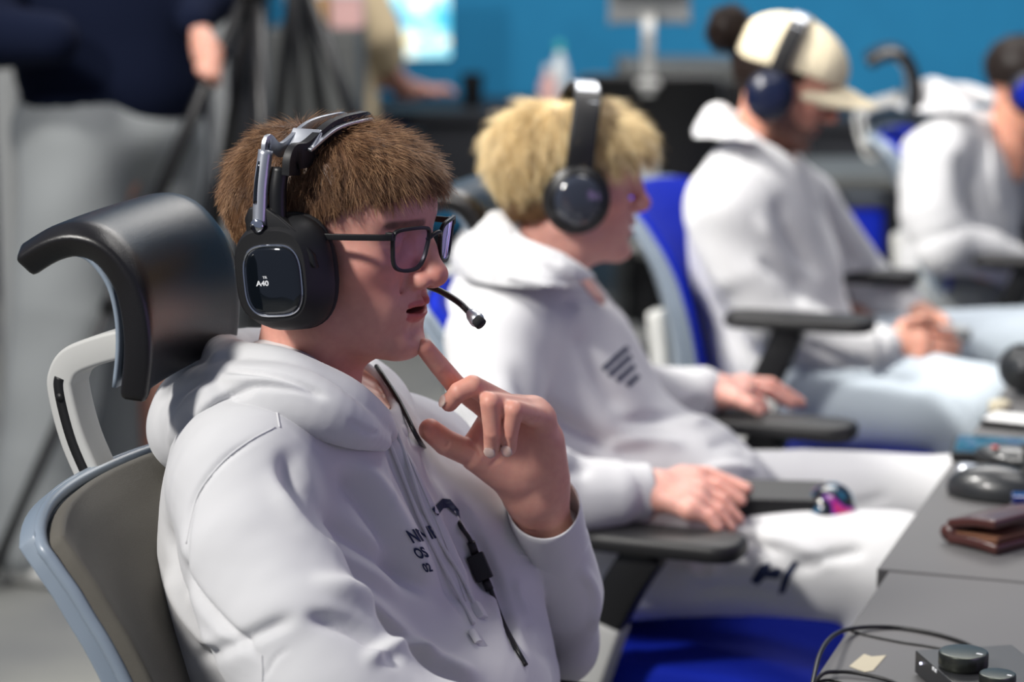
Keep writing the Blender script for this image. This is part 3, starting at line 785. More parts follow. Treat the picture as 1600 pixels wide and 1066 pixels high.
# ------------------------------------------------------------------ office chair (own frame: x forward, y left, origin on the floor)
HEAD_PROFILE = [(-.350, 1.212), (-.322, 1.228), (-.296, 1.234), (-.270, 1.226), (-.248, 1.200), (-.239, 1.168), (-.238, 1.134), (-.243, 1.096)]
def make_chair(loc, rotz, label, fabric, group, headrest=True, frame_m='blue_grey_plastic', seat_fabric=None, arm_dx=0.0, head_fab='black_leather', hz=0.0, az=0.0, shell_m=None, pad_l=.27):
    t = thing('office_chair', label, 'chair', loc, rotz, group)
    L = lambda b, n, m, par=t, **k: b.build(n, m, par, world=False, **k)
    # backrest: curved cushion in a thin frame
    zs = np.array([0.56, 0.64, 0.72, 0.79, 0.85, 0.90, 0.94, 0.97, 0.99])
    xs = np.array([-.200, -.205, -.215, -.232, -.255, -.283, -.308, -.330, -.346])
    hw = np.array([.185, .205, .218, .226, .227, .229, .229, .228, .223])
    m, n = 30, 25
    zz = np.interp(np.linspace(0, 1, m), np.linspace(0, 1, 9), zs); xx = np.interp(zz, zs, xs); ww = np.interp(zz, zs, hw)
    xx = smooth_path(np.stack([xx, zz, ww], 1)[::3], m)[:, 0]
    v = np.linspace(-1, 1, n)
    def surf(dx, k=1.0, zc=0.0):
        G = np.zeros((m, n, 3))
        G[:, :, 0] = xx[:, None]+0.055*(np.abs(v)**2.2)[None, :]+dx
        G[:, :, 1] = ww[:, None]*v[None, :]*k
        G[:, :, 2] = zz[:, None]+zc-0.012*(np.abs(v)**6)[None, :]*np.linspace(-1, 1, m)[:, None]
        return G
    G = surf(0.011, 0.985); V, F = sheet(G, 0.022); L(MB().add(V, F), 'backrest', fabric, bevel=0.006)
    G = surf(-0.013, 1.0); V, F = sheet(G, 0.020); L(MB().add(V, F), 'backrest_shell', shell_m or frame_m, bevel=0.003)
    G = surf(0.0)
    rim = np.concatenate([G[:, 0], G[-1, 1:-1], G[::-1, -1], G[0, -2:0:-1]])
    rim = smooth_path(rim[::2], 160, True)
    V, F = tube(rim, 0.0062, closed=True, seg=10); L(MB().add(V, F), 'back_frame', frame_m)
    # spine behind the back and seat mechanism
    b = MB(); V, F = tube([(-.05, 0, .40), (-.20, 0, .42), (-.265, 0, .50), (-.262, 0, .62), (-.275, 0, .75)], 0.024, n=24, section=[(-1.3, -.7), (1.3, -.7), (1.3, .7), (-1.3, .7)]); b.add(V, F)
    L(b, 'back_support', 'pale_grey_plastic', bevel=0.006)
    L(MB().add(*box((-.03, 0, .405), (.24, .17, .06))), 'tilt_mechanism', 'black_plastic', bevel=0.015)
    # seat
    G = np.zeros((24, 24, 3)); u = np.linspace(0, 1, 24); w = np.linspace(-1, 1, 24)
    G[:, :, 0] = (-.21+.47*u)[:, None]-0.03*(np.abs(w)**4)[None, :]*(u**2)[:, None]
    G[:, :, 1] = w[None, :]*(.225+.03*np.sin(u*math.pi))[:, None]
    G[:, :, 2] = .475-.03*(u**6)[:, None]+.012*(np.abs(w)**2)[None, :]
    V, F = sheet(G, 0.065); L(MB().add(V, F), 'seat', seat_fabric or fabric, bevel=0.02)
    V, F = sheet(G-A([0, 0, .045]), 0.02); L(MB().add(V, F), 'seat_pan', 'pale_grey_plastic', bevel=0.006)
    # armrests
    az2 = az if isinstance(az, tuple) else (az, az)
    for s in (-1, 1):
        az = az2[0] if s < 0 else az2[1]
        b = MB(); V, F = prism(rrect(pad_l, .092, .035, 6), .025, np.eye(3), (.055+arm_dx, s*.285, .702+az)); b.add(V, F)
        ar = L(b, 'armrest_pad', 'matte_black_plastic', bevel=0.009)
        b = MB(); V, F = tube([(.040+arm_dx, s*.287, .690+az), (.020+arm_dx*.6, s*.290, .640+az), (-.010+arm_dx*.5, s*.290, .575+az)], .030, n=10, section=[(-.9, -.75), (.9, -.75), (.9, .75), (-.9, .75)], up=(0, 1, 0)); b.add(V, F)
        L(b, 'armrest_post', 'black_plastic', bevel=0.006)
        b = MB(); V, F = tube([(-.006+arm_dx*.5, s*.290, .590+az), (-.028, s*.288, .475), (-.045, s*.23, .410), (-.045, s*.08, .395)], .034, n=16, section=[(-.95, -.8), (.95, -.8), (.95, .8), (-.95, .8)], up=(0, 1, 0)); b.add(V, F)
        L(b, 'armrest_bracket', 'pale_grey_plastic', bevel=0.006)
    # gas lift and star base
    V, F = lathe([(.026, .10), (.026, .26), (.018, .26), (.018, .385)]); L(MB().add(V, F), 'gas_lift', 'black_plastic', autosmooth=0.6)
    V, F = lathe([(.040, .065), (.045, .08), (.038, .125)]); L(MB().add(V, F), 'base_hub', 'pale_grey_plastic')
    for i in range(5):
        a = i*2*math.pi/5+.3; d = A([math.cos(a), math.sin(a), 0])
        V, F = tube([d*.03+A([0, 0, .10]), d*.18+A([0, 0, .095]), d*.31+A([0, 0, .075])], [.024, .020, .014], n=8, seg=8)
        lg = L(MB().add(V, F), 'base_leg', 'pale_grey_plastic')
        R = frame(d); b = MB()
        for q in (-1, 1):
            V, F = lathe([(.027, -.008), (.029, -.004), (.029, .004), (.027, .008)], d*.31+A([-d[1], d[0], 0])*q*.016+A([0, 0, .029]), np.stack([R[:, 0], R[:, 2], R[:, 1]], 1), 20); b.add(V, F)
        V, F = tube([d*.31+A([-d[1], d[0], 0])*.02+A([0, 0, .029]), d*.31-A([-d[1], d[0], 0])*.02+A([0, 0, .029])], .008, seg=8); b.add(V, F)
        V, F = tube([d*.31+A([0, 0, .029]), d*.31+A([0, 0, .085])], .007, seg=8); b.add(V, F)
        L(b, 'caster', 'black_plastic', lg)
    if headrest:
        P = smooth_path([(x, 0, z+hz) for x, z in HEAD_PROFILE], 30)
        vv = np.linspace(-1, 1, 19); e = np.clip((np.abs(vv)-.86)/.14, 0, 1)**2
        G = P[:, None, :]+np.stack([0*vv, vv*.128, 0*vv], 1)[None]
        G[:, :, 0] += 0.006*(vv**2)[None, :]-0.015*(1+vv)[None, :]
        G[:, :, 2] -= 0.010*e[None, :]
        V, F = sheet(G, -0.026); hr = L(MB().add(V, F), 'headrest', head_fab, bevel=0.006)
        T = np.gradient(P, axis=0); N = np.stack([-T[:, 2], 0*T[:, 0], T[:, 0]], 1); N /= np.linalg.norm(N, axis=1)[:, None]
        sgn = 1 if N[-1][0] < 0 else -1
        P2 = P[3:]+sgn*N[3:]*0.0155
        G = P2[:, None, :]+np.stack([-0.015*(1+vv), vv*.122, 0*vv], 1)[None]
        V, F = sheet(G, 0.004); L(MB().add(V, F), 'headrest_shell', frame_m, hr)
        headrest_arm(t, hz)
    return t
def headrest_arm(t, hz=0.0):
    """the pale arm between back and headrest, with its slot and pivot"""
    P = smooth_path([(-.330, 0, .930), (-.338, 0, .967), (-.361, 0, 1.019), (-.373, 0, 1.066), (-.371, 0, 1.084), (-.361, 0, 1.097), (-.339, 0, 1.107), (-.310, 0, 1.116), (-.262, 0, 1.128)], 50)
    P[:, 2] += hz*np.clip((P[:, 2]-.93)/.06, 0, 1)
    V, F = strip_y(P, .019, .0140)
    a = MB().add(V, F).build('headrest_arm', 'pale_grey_plastic', t, world=False, bevel=0.004)
    V, F = strip_y(P[3:24], .0196, .0050); MB().add(V, F).build('arm_slot', 'matte_black_plastic', a, world=False)
    for s in (-1, 1):
        V, F = lathe([(.016, -.003), (.018, 0), (.016, .004)], (-.290, s*.0205, 1.121+hz), rot((1, 0, 0), -s*math.pi/2), 24); MB().add(V, F).build('pivot', 'pale_grey_plastic', a, world=False, autosmooth=.6)
        V, F = lathe([(.004, 0), (.004, .002)], (-.3720, s*.0192, 1.062+hz), rot((1, 0, 0), -s*math.pi/2), 16); MB().add(V, F).build('screw', 'matte_black_plastic', a, world=False)
    V, F = prism(rrect(.050, .075, .01), .024, np.eye(3), (-.340, 0, .968)); MB().add(V, F).build('arm_socket', 'pale_grey_plastic', t, world=False, bevel=.004)
def strip_y(P, hw, ht):
    T = np.gradient(P, axis=0); T /= np.linalg.norm(T, axis=1)[:, None]
    N = np.stack([-T[:, 2], 0*T[:, 0], T[:, 0]], 1); Y = A([0, 1, 0.])
    V = np.concatenate([[p+n*ht-Y*hw, p+n*ht+Y*hw, p-n*ht+Y*hw, p-n*ht-Y*hw] for p, n in zip(P, N)]); m = len(P); F = []
    for i in range(m-1):
        for q in range(4): F.append((i*4+q, i*4+(q+1) % 4, i*4+4+(q+1) % 4, i*4+4+q))
    F += [(3, 2, 1, 0), tuple((m-1)*4+q for q in range(4))]
    return V, F

# ------------------------------------------------------------------ the player in front
H1 = head_matrix(521, 381, 2.30, -0.36, 0.04, 0.0)
p1 = thing('person', 'player in white hoodie and glasses with a finger on his chin', 'person', (-0.22, 2.17, 0))
P, F, T = head_mesh(0.0014, tone=(0.72, 0.36, 0.285))
def fade_w(P):
    x, y, z = P.T
    return np.clip((z-np.interp(x, [-.12, -.06, -.01, .005, .03, .05], [-.055, -.045, -.03, .0, .028, .05]))/.014, 0, 1)*(z < .09)*np.clip((.056-x)/.012, 0, 1)
w = fade_w(P)[:, None]*0.62; T[:, :3] = T[:, :3]*(1-w)+A([.10, .055, .035])*w
parts = [(xf(H1, P), F, T)]
def put(parts, P, F, tone, fn=None):
    t = np.ones((len(P), 4), np.float32); t[:, :3] = tone
    if fn: fn(P, t)
    parts.append((P, F, t))
def join(parts):
    V = []; Fs = []; T = []; n = 0
    for P, F, t in parts: V.append(P); Fs.append(F+n); T.append(t); n += len(P)
    return np.concatenate(V), np.concatenate(Fs), np.concatenate(T)
def px(*q): return [at(*a) for a in q]
def finger(f, J, r, k=0.006, nail=None):
    f.cone(J[0], J[1], r[0], r[1], k*1.6)
    for i in range(1, len(J)-1): f.cone(J[i], J[i+1], r[i], r[i+1], 0.0006)
    if nail is not None:                      # a flat nail bed pressed into the back of the last joint
        d = nrm(J[-1]-J[-2]); n = nrm(nail-np.dot(nail, d)*d); c = J[-1]-d*0.0025+n*r[-1]*0.97
        R = np.stack([d, np.cross(n, d), n], 1)
        f.ell(c, (0.0074, 0.0062, 0.0012), 0.0006, R)
        NAILS.append((c, R))
NAILS = []
def tint_hand(joints, tone, tips):
    def fn(P, t):
        for c in joints:
            w = np.exp(-((P-c)**2).sum(1)/0.011**2)*0.28; t[:, :3] = t[:, :3]*(1-w[:, None])+tone*A([1.0, .58, .56])*w[:, None]
        for c in tips:
            w = np.exp(-((P-c)**2).sum(1)/0.012**2)*0.65; t[:, :3] = t[:, :3]*(1-w[:, None])+tone*A([1.02, .55, .50])*w[:, None]
        for c, R in NAILS:
            q = (P-c)@R; w = ((q[:, 0]/0.0076)**2+(q[:, 1]/0.0060)**2 < 1) & (q[:, 2] < 0.004) & (q[:, 2] > -0.0028)
    return fn
tone1 = A([0.72, 0.37, 0.28])
# left hand, palm to the chest, index finger on the chin
f = Field(at(655, 850, 2.30)-A([0.03, 0.10, 0.02]), at(900, 520, 2.30)+A([0.04, 0.16, 0.02]), 0.0012)
ix = px((663, 543, 2.268), (686, 571, 2.278), (712, 602, 2.292), (788, 660, 2.335))[::-1]
md = px((702, 630, 2.279), (717, 612, 2.268), (738, 603, 2.272), (806, 640, 2.330))[::-1]
rn = px((769, 701, 2.281), (770, 674, 2.270), (766, 629, 2.264), (834, 641, 2.325))[::-1]
pk = px((795, 700, 2.281), (796, 676, 2.272), (803, 641, 2.266), (848, 655, 2.318))[::-1]
th = px((672, 672, 2.300), (697, 692, 2.308), (744, 713, 2.322), (806, 748, 2.345))[::-1]
wr = at(846, 785, 2.362)
for m, r in ((ix[0], .0125), (md[0], .0130), (rn[0], .0128), (pk[0], .0120)):
    f.cone(wr+(m-wr)*0.12, m, 0.0175, r, 0.016)
f.cone(th[0]+(wr-th[0])*0.3, th[1], 0.0200, 0.0120, 0.016)
f.cone(at(860, 745, 2.345), at(858, 690, 2.325), 0.0185, 0.0145, 0.014)
f.ell(at(806, 712, 2.330), (0.030, 0.014, 0.034), 0.014)
f.cone(at(738, 690, 2.326), at(760, 660, 2.334), 0.0085, 0.0105, 0.014)
f.cone(at(842, 778, 2.360), at(860, 850, 2.40), 0.0265, 0.0290, 0.02, flat=((0.2, 1, 0.3), 0.80))
f.cone(at(806, 762, 2.352), at(838, 800, 2.372), 0.0150, 0.0220, 0.016)
view = A([-0.25, -1.0, 0.15])
finger(f, ix, (0.0118, 0.0102, 0.0096, 0.0088), k=.005)
finger(f, md, (0.0117, 0.0103, 0.0094, 0.0085), k=.005, nail=A([-0.5, -0.7, 0.6]))
finger(f, rn, (0.0114, 0.0100, 0.0092, 0.0082), k=.005, nail=view)
finger(f, pk, (0.0108, 0.0094, 0.0086, 0.0076), k=.005, nail=view)
finger(f, th, (0.0150, 0.0132, 0.0128, 0.0112), k=0.008)
P, F = f.mesh(1)
P = sculpt(P, F, [([(808, 664), (850, 652)], 2.5, -0.0012), ([(728, 690), (745, 700), (752, 715)], 3, -0.0012), ([(697, 700), (703, 690)], 2.5, -0.001),
                  ([(760, 735), (790, 700), (780, 660)], 4, -0.0014), ([(700, 585), (712, 592)], 2, -0.0006), ([(722, 640), (745, 650)], 3, -0.001)])
put(parts, P, F, tone1, tint_hand([ix[2], md[1], md[2], rn[1], rn[2], pk[1], pk[2]], tone1, [ix[3], md[3], th[3], th[3]]))
for c, R in NAILS:
    f = Field(c-.013, c+.013, .0008); f.ell(c+R[:, 2]*.0001+R[:, 0]*.0010, (.0074, .0062, .0017), 0, R); P, F = f.mesh(1); put(parts, P, F, A([.86, .55, .47]))
# right hand, resting forward on the near armrest
w = at(775, 1182, 2.022); fd = nrm(A([.95, -.10, -.05])); sd = A([.10, .95, 0])
f = Field(w-A([.06, .08, .07]), w+A([.24, .10, .07]), 0.0018)
kn = [w+fd*(.092-.004*abs(i-1.5))+sd*(.030-.020*i)+A([0, 0, .004]) for i in range(4)]
for k in kn: f.cone(w+(k-w)*.12, k, .017, .013, .016)
for i, k in enumerate(kn):
    L_ = (.078, .086, .080, .062)[i]; m = k+fd*L_*.5+A([0, 0, -.004]); e = k+fd*L_*.78+A([0, 0, -.014]); finger(f, [k, m, e, k+fd*L_+A([0, 0, -.026])], (.0112, .0100, .0092, .0080), k=.005)
finger(f, [w+fd*.03+sd*.015, w+fd*.06+sd*.045-A([0, 0, .008]), w+fd*.09+sd*.055-A([0, 0, .010]), w+fd*.112+sd*.053-A([0, 0, .012])], (.017, .0132, .0122, .010), k=.008)
f.cone(w, w-fd*.05, .026, .029, .02, flat=((0, 0, 1), .8))
P, F = f.mesh(1); put(parts, P, F, tone1)
# the body under the clothes: chest, arms
f = Field((-0.62, 1.85, 0.45), (0.30, 2.75, 1.16), 0.008)
f.path(px((500, 640, 2.315), (475, 760, 2.32), (480, 1000, 2.33), (470, 1200, 2.34)), [0.045, 0.050, 0.060, 0.08], 0.02)
f.path(px((440, 755, 2.2), (560, 745, 2.42)), 0.03, 0.03)
f.path(px((400, 780, 2.14), (412, 865, 2.09), (462, 990, 2.04), (522, 1105, 2.005), (740, 1176, 2.02), (790, 1184, 2.025)), [0.040, 0.038, 0.036, 0.036, 0.028, 0.026], 0.02)
f.path(px((620, 760, 2.46), (760, 900, 2.515), (868, 1000, 2.53), (862, 850, 2.40)), [0.04, 0.036, 0.030, 0.028], 0.02)
P, F = f.mesh(2)
trunk1 = sum(len(q[0]) for q in parts); put(parts, P, F, tone1)
V, Fs, T = join(parts)
body1 = o = obj('body', V, Fs, 'skin', p1); set_tint(o, T)
def hair1():
    f = Field((-0.14, -0.1, -0.03), (0.13, 0.1, 0.165), 0.002)
    f.ell((-0.006, 0, 0.040), (0.098, 0.077, 0.074), 0)
    f.ell((0.036, 0, 0.056), (0.070, 0.066, 0.050), 0.03)
    f.ell((-0.046, 0, 0.040), (0.053, 0.069, 0.060), 0.03)
    P, F = f.mesh(2)
    x, y, z = P.T
    hl = np.interp(x, [-0.11, -0.06, -0.02, 0.015, 0.03, 0.06, 0.085, 0.12], [-0.03, -0.02, 0.004, 0.026, 0.040, 0.050, 0.055, 0.059])+0.003*np.sin(x*140)+0.002*np.sin(x*330+y*90)
    keep = (z > hl)
    F = F[keep[F].all(1)]
    used = np.unique(F); mp = np.full(len(P), -1); mp[used] = np.arange(len(used)); return P[used], mp[F]
def flow1(p):
    c = A([-0.050, 0.0, 0.13]); d = p-c; d[:, 2] *= 0.9
    d[:, 0] += np.where(p[:, 0] > -0.03, 0.02, -0.01); d[:, 0] *= np.where(np.abs(p[:, 1]) > 0.03, 0.6, 1)
    d[:, 2] -= np.clip(np.abs(p[:, 1])-0.02, 0, 1)*1.4
    return d
hair_object(H1, p1, 'brown_hair', hair1(), 3, 26000, flow1,
    lambda p: np.interp(p[:, 2], [-0.02, 0.03, 0.07, 0.12], [0.004, 0.009, 0.019, 0.020]),
    lambda p: np.interp(p[:, 2], [0.0, 0.06, 0.12], [0.25, 0.35, 0.42]), lambda P: np.ones(len(P)))
# short faded hair at temple, side and nape
def fade_region(side_only=True):
    P, F, T = head_mesh(0.0030, ears=False); N = normals(P, F); P = P+N*0.0004
    x, y, z = P.T
    w = np.clip((z-np.interp(x, [-.12, -.06, -.01, .005, .03, .05], [-.055, -.045, -.03, .0, .028, .05]))/.012, 0, 1)*(z < .07)*(x < .052)
    keep = w > 0; F = F[keep[F].all(1)]; used = np.unique(F); mp = np.full(len(P), -1); mp[used] = np.arange(len(used)); return P[used], mp[F], w[used]
FP, FF, FW = fade_region()
rg = np.random.default_rng(12); pts, nn = tri_sample(FP, FF, 15000, rg, FW**1.5+0.02)
V, Fs, sh = strands(pts, nn, np.tile(A([0.25, 0, -1.0]), (len(pts), 1)), rg.uniform(.003, .007, len(pts))+.006*np.clip((pts[:, 2]-.03)/.03, 0, 1), rg.uniform(.2, .6, len(pts)), np.full(len(pts), .00013), rg, seg=3)
o = obj('faded_hair', xf(H1, V), Fs, 'brown_hair', p1); set_shade(o, sh*.45)
hs1 = boom_headset(H1, 'black boom headset with chrome-rimmed cups on the brown-haired player')
# boom microphone, from the far cup past the cheek
bp = [xf(H1, [(0.005, 0.100, -0.030)])[0], xf(H1, [(0.05, 0.092, -0.045)])[0], at(668, 447, 2.325), at(690, 456, 2.305), at(716, 472, 2.28), at(735, 490, 2.262)]
V, F = tube(bp, [0.0032]*6, n=50, seg=12); bm = MB().add(V, F).build('microphone_boom', 'black_plastic', hs1)
d = nrm(at(746, 500, 2.25)-at(733, 488, 2.262)); R = frame(d)
V, F = tube([at(733, 487, 2.263), at(738, 493, 2.26), at(745, 500, 2.252), at(750, 505, 2.248)], [0.0038, 0.0062, 0.0075, 0.0055], seg=12); MB().add(V, F).build('microphone_tip', 'brushed_metal', bm)
V, F = tube([at(745, 500, 2.2505), at(752, 507, 2.2465)], [0.0060, 0.0058], seg=12); MB().add(V, F).build('microphone_foam', 'black_fabric', bm)
glasses(H1, 'black-rimmed glasses on the nose of the front player')

# hoodie: torso and both sleeves
f = Field((-0.50, 1.86, 0.54), (0.34, 2.68, 1.16), 0.0029)
ya = -0.33; RT = np.array((Matrix.Rotation(ya, 3, 'Z') @ Matrix.Rotation(-0.22, 3, 'Y')))
f.ell(at(478, 800, 2.29), (0.118, 0.185, 0.175), 0, RT)
f.ell(at(505, 980, 2.30), (0.138, 0.185, 0.21), 0.06, RT)
f.ell(at(545, 1130, 2.32), (0.165, 0.195, 0.17), 0.06, RT)
f.path(px((395, 735, 2.15), (470, 690, 2.27), (560, 685, 2.37), (645, 722, 2.47)), [0.062, 0.066, 0.062, 0.062], 0.05)
f.path(px((378, 765, 2.125), (400, 860, 2.08), (455, 990, 2.03), (520, 1110, 2.0)), [0.066, 0.068, 0.070, 0.066], 0.03)
f.path(px((520, 1110, 2.0), (620, 1160, 2.0), (740, 1180, 2.02)), [0.066, 0.064, 0.055], 0.03)
f.path(px((655, 750, 2.47), (760, 880, 2.51), (868, 1000, 2.53)), [0.062, 0.060, 0.048], 0.03)
f.path(px((868, 1006, 2.535), (874, 930, 2.47), (862, 850, 2.405)), [0.044, 0.0455, 0.041], 0.012)
f.path(px((640, 735, 2.44), (705, 800, 2.40), (752, 920, 2.38), (775, 1060, 2.38)), [0.055, 0.056, 0.060, 0.066], 0.05)
# pocket bulge at the belly
f.ell(at(700, 1090, 2.27), (0.10, 0.14, 0.09), 0.03, RT)
# neck opening
f.ell(at(520, 610, 2.30), (0.058, 0.062, 0.06), 0.012, op='cut')
P, F = f.mesh(2)
HOOD1 = [
 ([(430, 670), (350, 720), (300, 790), (288, 880), (292, 960)], 4.5, -0.0042),
 ([(425, 676), (346, 727), (298, 797), (284, 882)], 3.0, 0.0012),
 ([(445, 690), (460, 760), (520, 830), (640, 900), (720, 950)], 17.0, -0.0174),
 ([(425, 720), (470, 800), (560, 870), (640, 930)], 20.4, 0.0101),
 ([(520, 725), (570, 780), (620, 850), (655, 930)], 17.0, -0.0174),
 ([(545, 700), (600, 770), (650, 860), (690, 960)], 13.6, 0.0087),
 ([(600, 660), (650, 760), (700, 860), (742, 960)], 7.6499999999999995, 0.0087),
 ([(590, 670), (640, 780), (690, 890), (735, 990)], 5.1, -0.0058),
 ([(655, 700), (700, 800), (730, 900)], 10.2, -0.0087),
 ([(640, 690), (700, 790), (745, 880), (790, 1000)], 7.6499999999999995, 0.0072),
 ([(700, 760), (745, 840), (790, 950), (815, 1040)], 7.6499999999999995, -0.0101),
 ([(262, 800), (275, 880), (330, 960), (420, 1040)], 7.6499999999999995, -0.0101),
 ([(255, 880), (290, 960), (350, 1030)], 8.5, 0.0072),
 ([(285, 1040), (380, 1000), (470, 960)], 11.9, -0.0072),
 ([(480, 900), (560, 930), (640, 1000), (690, 1050)], 12.75, 0.0101),
 ([(470, 960), (560, 985), (630, 1040)], 11.9, -0.0116),
 ([(560, 1040), (620, 1010), (700, 1040), (760, 1066)], 12.75, 0.0116),
 ([(410, 1066), (430, 1030), (455, 1010)], 3.0, -0.0020),
 ([(600, 700), (607, 760), (612, 830)], 3.0, 0.0012),
 ([(803, 870), (850, 880), (900, 862), (930, 835)], 3.2, -0.0030),
 ([(820, 960), (835, 1000), (870, 1040)], 8.5, -0.0058),
 ([(905, 880), (930, 930), (925, 990)], 8.5, 0.0043),
 ([(806, 900), (815, 940), (850, 1020)], 6.8, 0.0043),
]
P = wobble(P, F, 0.0022, 26, 3)
P = sculpt(P, F, HOOD1)
P = wobble(P, F, 0.0004, 120, 5)
P = relax(P, F, 1)
hoodie1 = obj('hoodie', P, F, 'white_fleece', p1)
hoodie1_tree = BVHTree.FromPolygons([tuple(v) for v in P], [tuple(int(i) for i in q) for q in F])
# hood lying in rolls round the neck
f = Field((-0.52, 2.02, 0.93), (0.0, 2.62, 1.30), 0.0026)
f.path(px((345, 560, 2.37), (362, 574, 2.26), (430, 590, 2.19), (505, 615, 2.185), (565, 645, 2.20), (603, 676, 2.24)), [0.026, 0.026, 0.027, 0.025, 0.020, 0.012], 0.012, n=24)
f.path(px((318, 640, 2.38), (322, 625, 2.26), (395, 618, 2.17), (475, 632, 2.15), (545, 664, 2.16), (596, 690, 2.21)), [0.034, 0.034, 0.031, 0.028, 0.020, 0.010], 0.014, n=24)
f.path(px((345, 560, 2.37), (420, 556, 2.44), (520, 575, 2.45), (590, 610, 2.42), (622, 655, 2.36), (618, 680, 2.28)), [0.026, 0.028, 0.028, 0.024, 0.020, 0.012], 0.012, n=24)
f.path(px((302, 700, 2.36), (300, 672, 2.26), (345, 640, 2.17)), [0.030, 0.034, 0.028], 0.014, n=12)
f.ell(at(335, 650, 2.33), (0.05, 0.10, 0.055), 0.02, RT)
f.cone(at(350, 549, 2.30), at(345, 565, 2.22), 0.012, 0.010, 0.008)
f.path(px((495, 575, 2.31), (500, 700, 2.31)), [0.050, 0.056], 0.006, op='cut')
P, F = f.mesh(2)
P = sculpt(P, F, [
 ([(335, 578), (400, 580), (470, 600), (520, 625)], 4, -0.006),
 ([(335, 590), (420, 596), (500, 618)], 8, 0.004),
 ([(300, 690), (325, 640), (390, 605), (470, 610), (515, 628)], 5, -0.006),
 ([(272, 720), (270, 670), (300, 620), (340, 600)], 7, 0.003),
 ([(300, 660), (350, 625), (400, 612)], 4, -0.005),
 ([(540, 655), (575, 675), (595, 676)], 3, -0.002),
 ([(275, 640), (290, 610), (330, 585)], 5, -0.002)])
P = wobble(P, F, 0.0012, 45, 8)
obj('hood', relax(P, F, 1), F, 'white_fleece', hoodie1)
# ribbed cuff, open end round the wrist
def cuff(C, R0, name, parent, mat_='white_ribbing', up=(0, 1, 0), sq=(1.0, 0.85), wall=0.0028):
    """C: centre line from sleeve to opening, R0: radii; an open double-walled band"""
    C = smooth_path(C, 14); R0 = np.interp(np.linspace(0, 1, 14), np.linspace(0, 1, len(R0)), R0)
    C2 = np.concatenate([C, [C[-1]+(C[-1]-C[-2])*0.15], C[::-1][:11]]); R2 = np.concatenate([R0, [R0[-1]-wall*0.5], R0[::-1][:11]-wall])
    seg = 72; T = nrm(C[-1]-C[0]); fr_ = frame(T, up)
    a = np.arange(seg)/seg*2*math.pi; rib = 1+0.006*np.sin(a*36)
    V = np.concatenate([c+r*(np.cos(a)*sq[0]*rib)[:, None]*fr_[:, 1]+r*(np.sin(a)*sq[1]*rib)[:, None]*fr_[:, 2] for c, r in zip(C2, R2)])
    m = len(C2); F = [(i*seg+q, i*seg+(q+1) % seg, (i+1)*seg+(q+1) % seg, (i+1)*seg+q) for i in range(m-1) for q in range(seg)]
    return obj(name, V, np.array(F), mat_, parent)
cuff(px((866, 872, 2.425), (860, 835, 2.398), (850, 790, 2.368)), [0.0445, 0.044, 0.0440], 'cuff', hoodie1, up=(0.9, 0, 0.3))
cuff([at(720, 1175, 2.016), at(750, 1178, 2.019), at(780, 1182, 2.022)], [0.050, 0.044, 0.040], 'cuff', hoodie1)
# hanging drawstrings, laid on the cloth
def on_cloth(tree, pts, off=0.002, Y=2.2):
    out = []
    for (x, y) in pts:
        d = Vector(ray(x, y)).normalized(); h = tree.ray_cast(Vector((0, 0, CAM_H)), d)
        out.append(np.array(h[0]-d*off) if h[0] is not None else at(x, y, Y))
    return out
V, F = tube(on_cloth(hoodie1_tree, [(596, 668), (612, 700), (636, 760), (660, 820), (690, 880), (722, 940), (740, 975)], 0.003), 0.0019, n=60, seg=8)
MB().add(V, F).build('drawstring', 'white_fleece', hoodie1)
V, F = tube(on_cloth(hoodie1_tree, [(735, 990), (742, 998), (749, 1006)], 0.004), [0.0025, 0.004, 0.003], seg=8)
V, F = tube(on_cloth(hoodie1_tree, [(617, 668), (640, 730), (664, 800), (696, 860), (712, 885), (728, 915), (744, 950)], 0.003), 0.0019, n=60, seg=8)
MB().add(V, F).build('drawstring', 'white_fleece', hoodie1)
q = on_cloth(hoodie1_tree, [(741, 942), (755, 966)], 0.005)
V, F = tube(q, [0.0065, 0.0065], seg=4, flat=(1, 0.6)); MB().add(V, F).build('drawstring_tip', 'white_fleece', hoodie1, bevel=0.001)
q = on_cloth(hoodie1_tree, [(736, 985), (748, 1004)], 0.005)
V, F = tube(q, [0.0045, 0.0045], seg=8, flat=(1, 0.6)); MB().add(V, F).build('drawstring_tip', 'white_fleece', hoodie1, bevel=0.001)
# printed lettering on the chest
def print_text(tree, body, size_px, c, ang, parent, xs=1.0, shear=0.0, name='printed_lettering', matn='navy_print', V=None, F=None):
    if V is None: V, F = text_verts(body, 1.0)
    bmx = bmesh.new(); vs = [bmx.verts.new(v) for v in V]
    for q in F:
        try: bmx.faces.new([vs[i] for i in q])
        except ValueError: pass
    bmesh.ops.triangulate(bmx, faces=bmx.faces[:])
    for _ in range(2): bmesh.ops.subdivide_edges(bmx, edges=[e for e in bmx.edges if e.calc_length() > 0.12], cuts=1, use_grid_fill=False)
    bmesh.ops.triangulate(bmx, faces=bmx.faces[:])
    bmx.verts.index_update(); V = np.array([v.co[:] for v in bmx.verts]); F = [tuple(v.index for v in q.verts) for q in bmx.faces]; bmx.free()
    x = V[:, 0]*size_px*xs+V[:, 1]*size_px*shear; y = -V[:, 1]*size_px
    ca, sa = math.cos(ang), math.sin(ang)
    X = c[0]+x*ca-y*sa; Yp = c[1]+x*sa+y*ca
    return obj(name, np.array(on_cloth(tree, list(zip(X, Yp)), 0.0032 if 'chevron' in name else 0.0016)), F, matn, parent, smooth=False)
print_text(hoodie1_tree, 'NNIE', 29, (661, 836), -0.22, hoodie1, 0.66, -0.35)
print_text(hoodie1_tree, 'OS', 24, (658, 865), -0.2, hoodie1, 0.60, -0.4)
print_text(hoodie1_tree, '02', 19, (668, 888), -0.15, hoodie1, 0.66, -0.35)
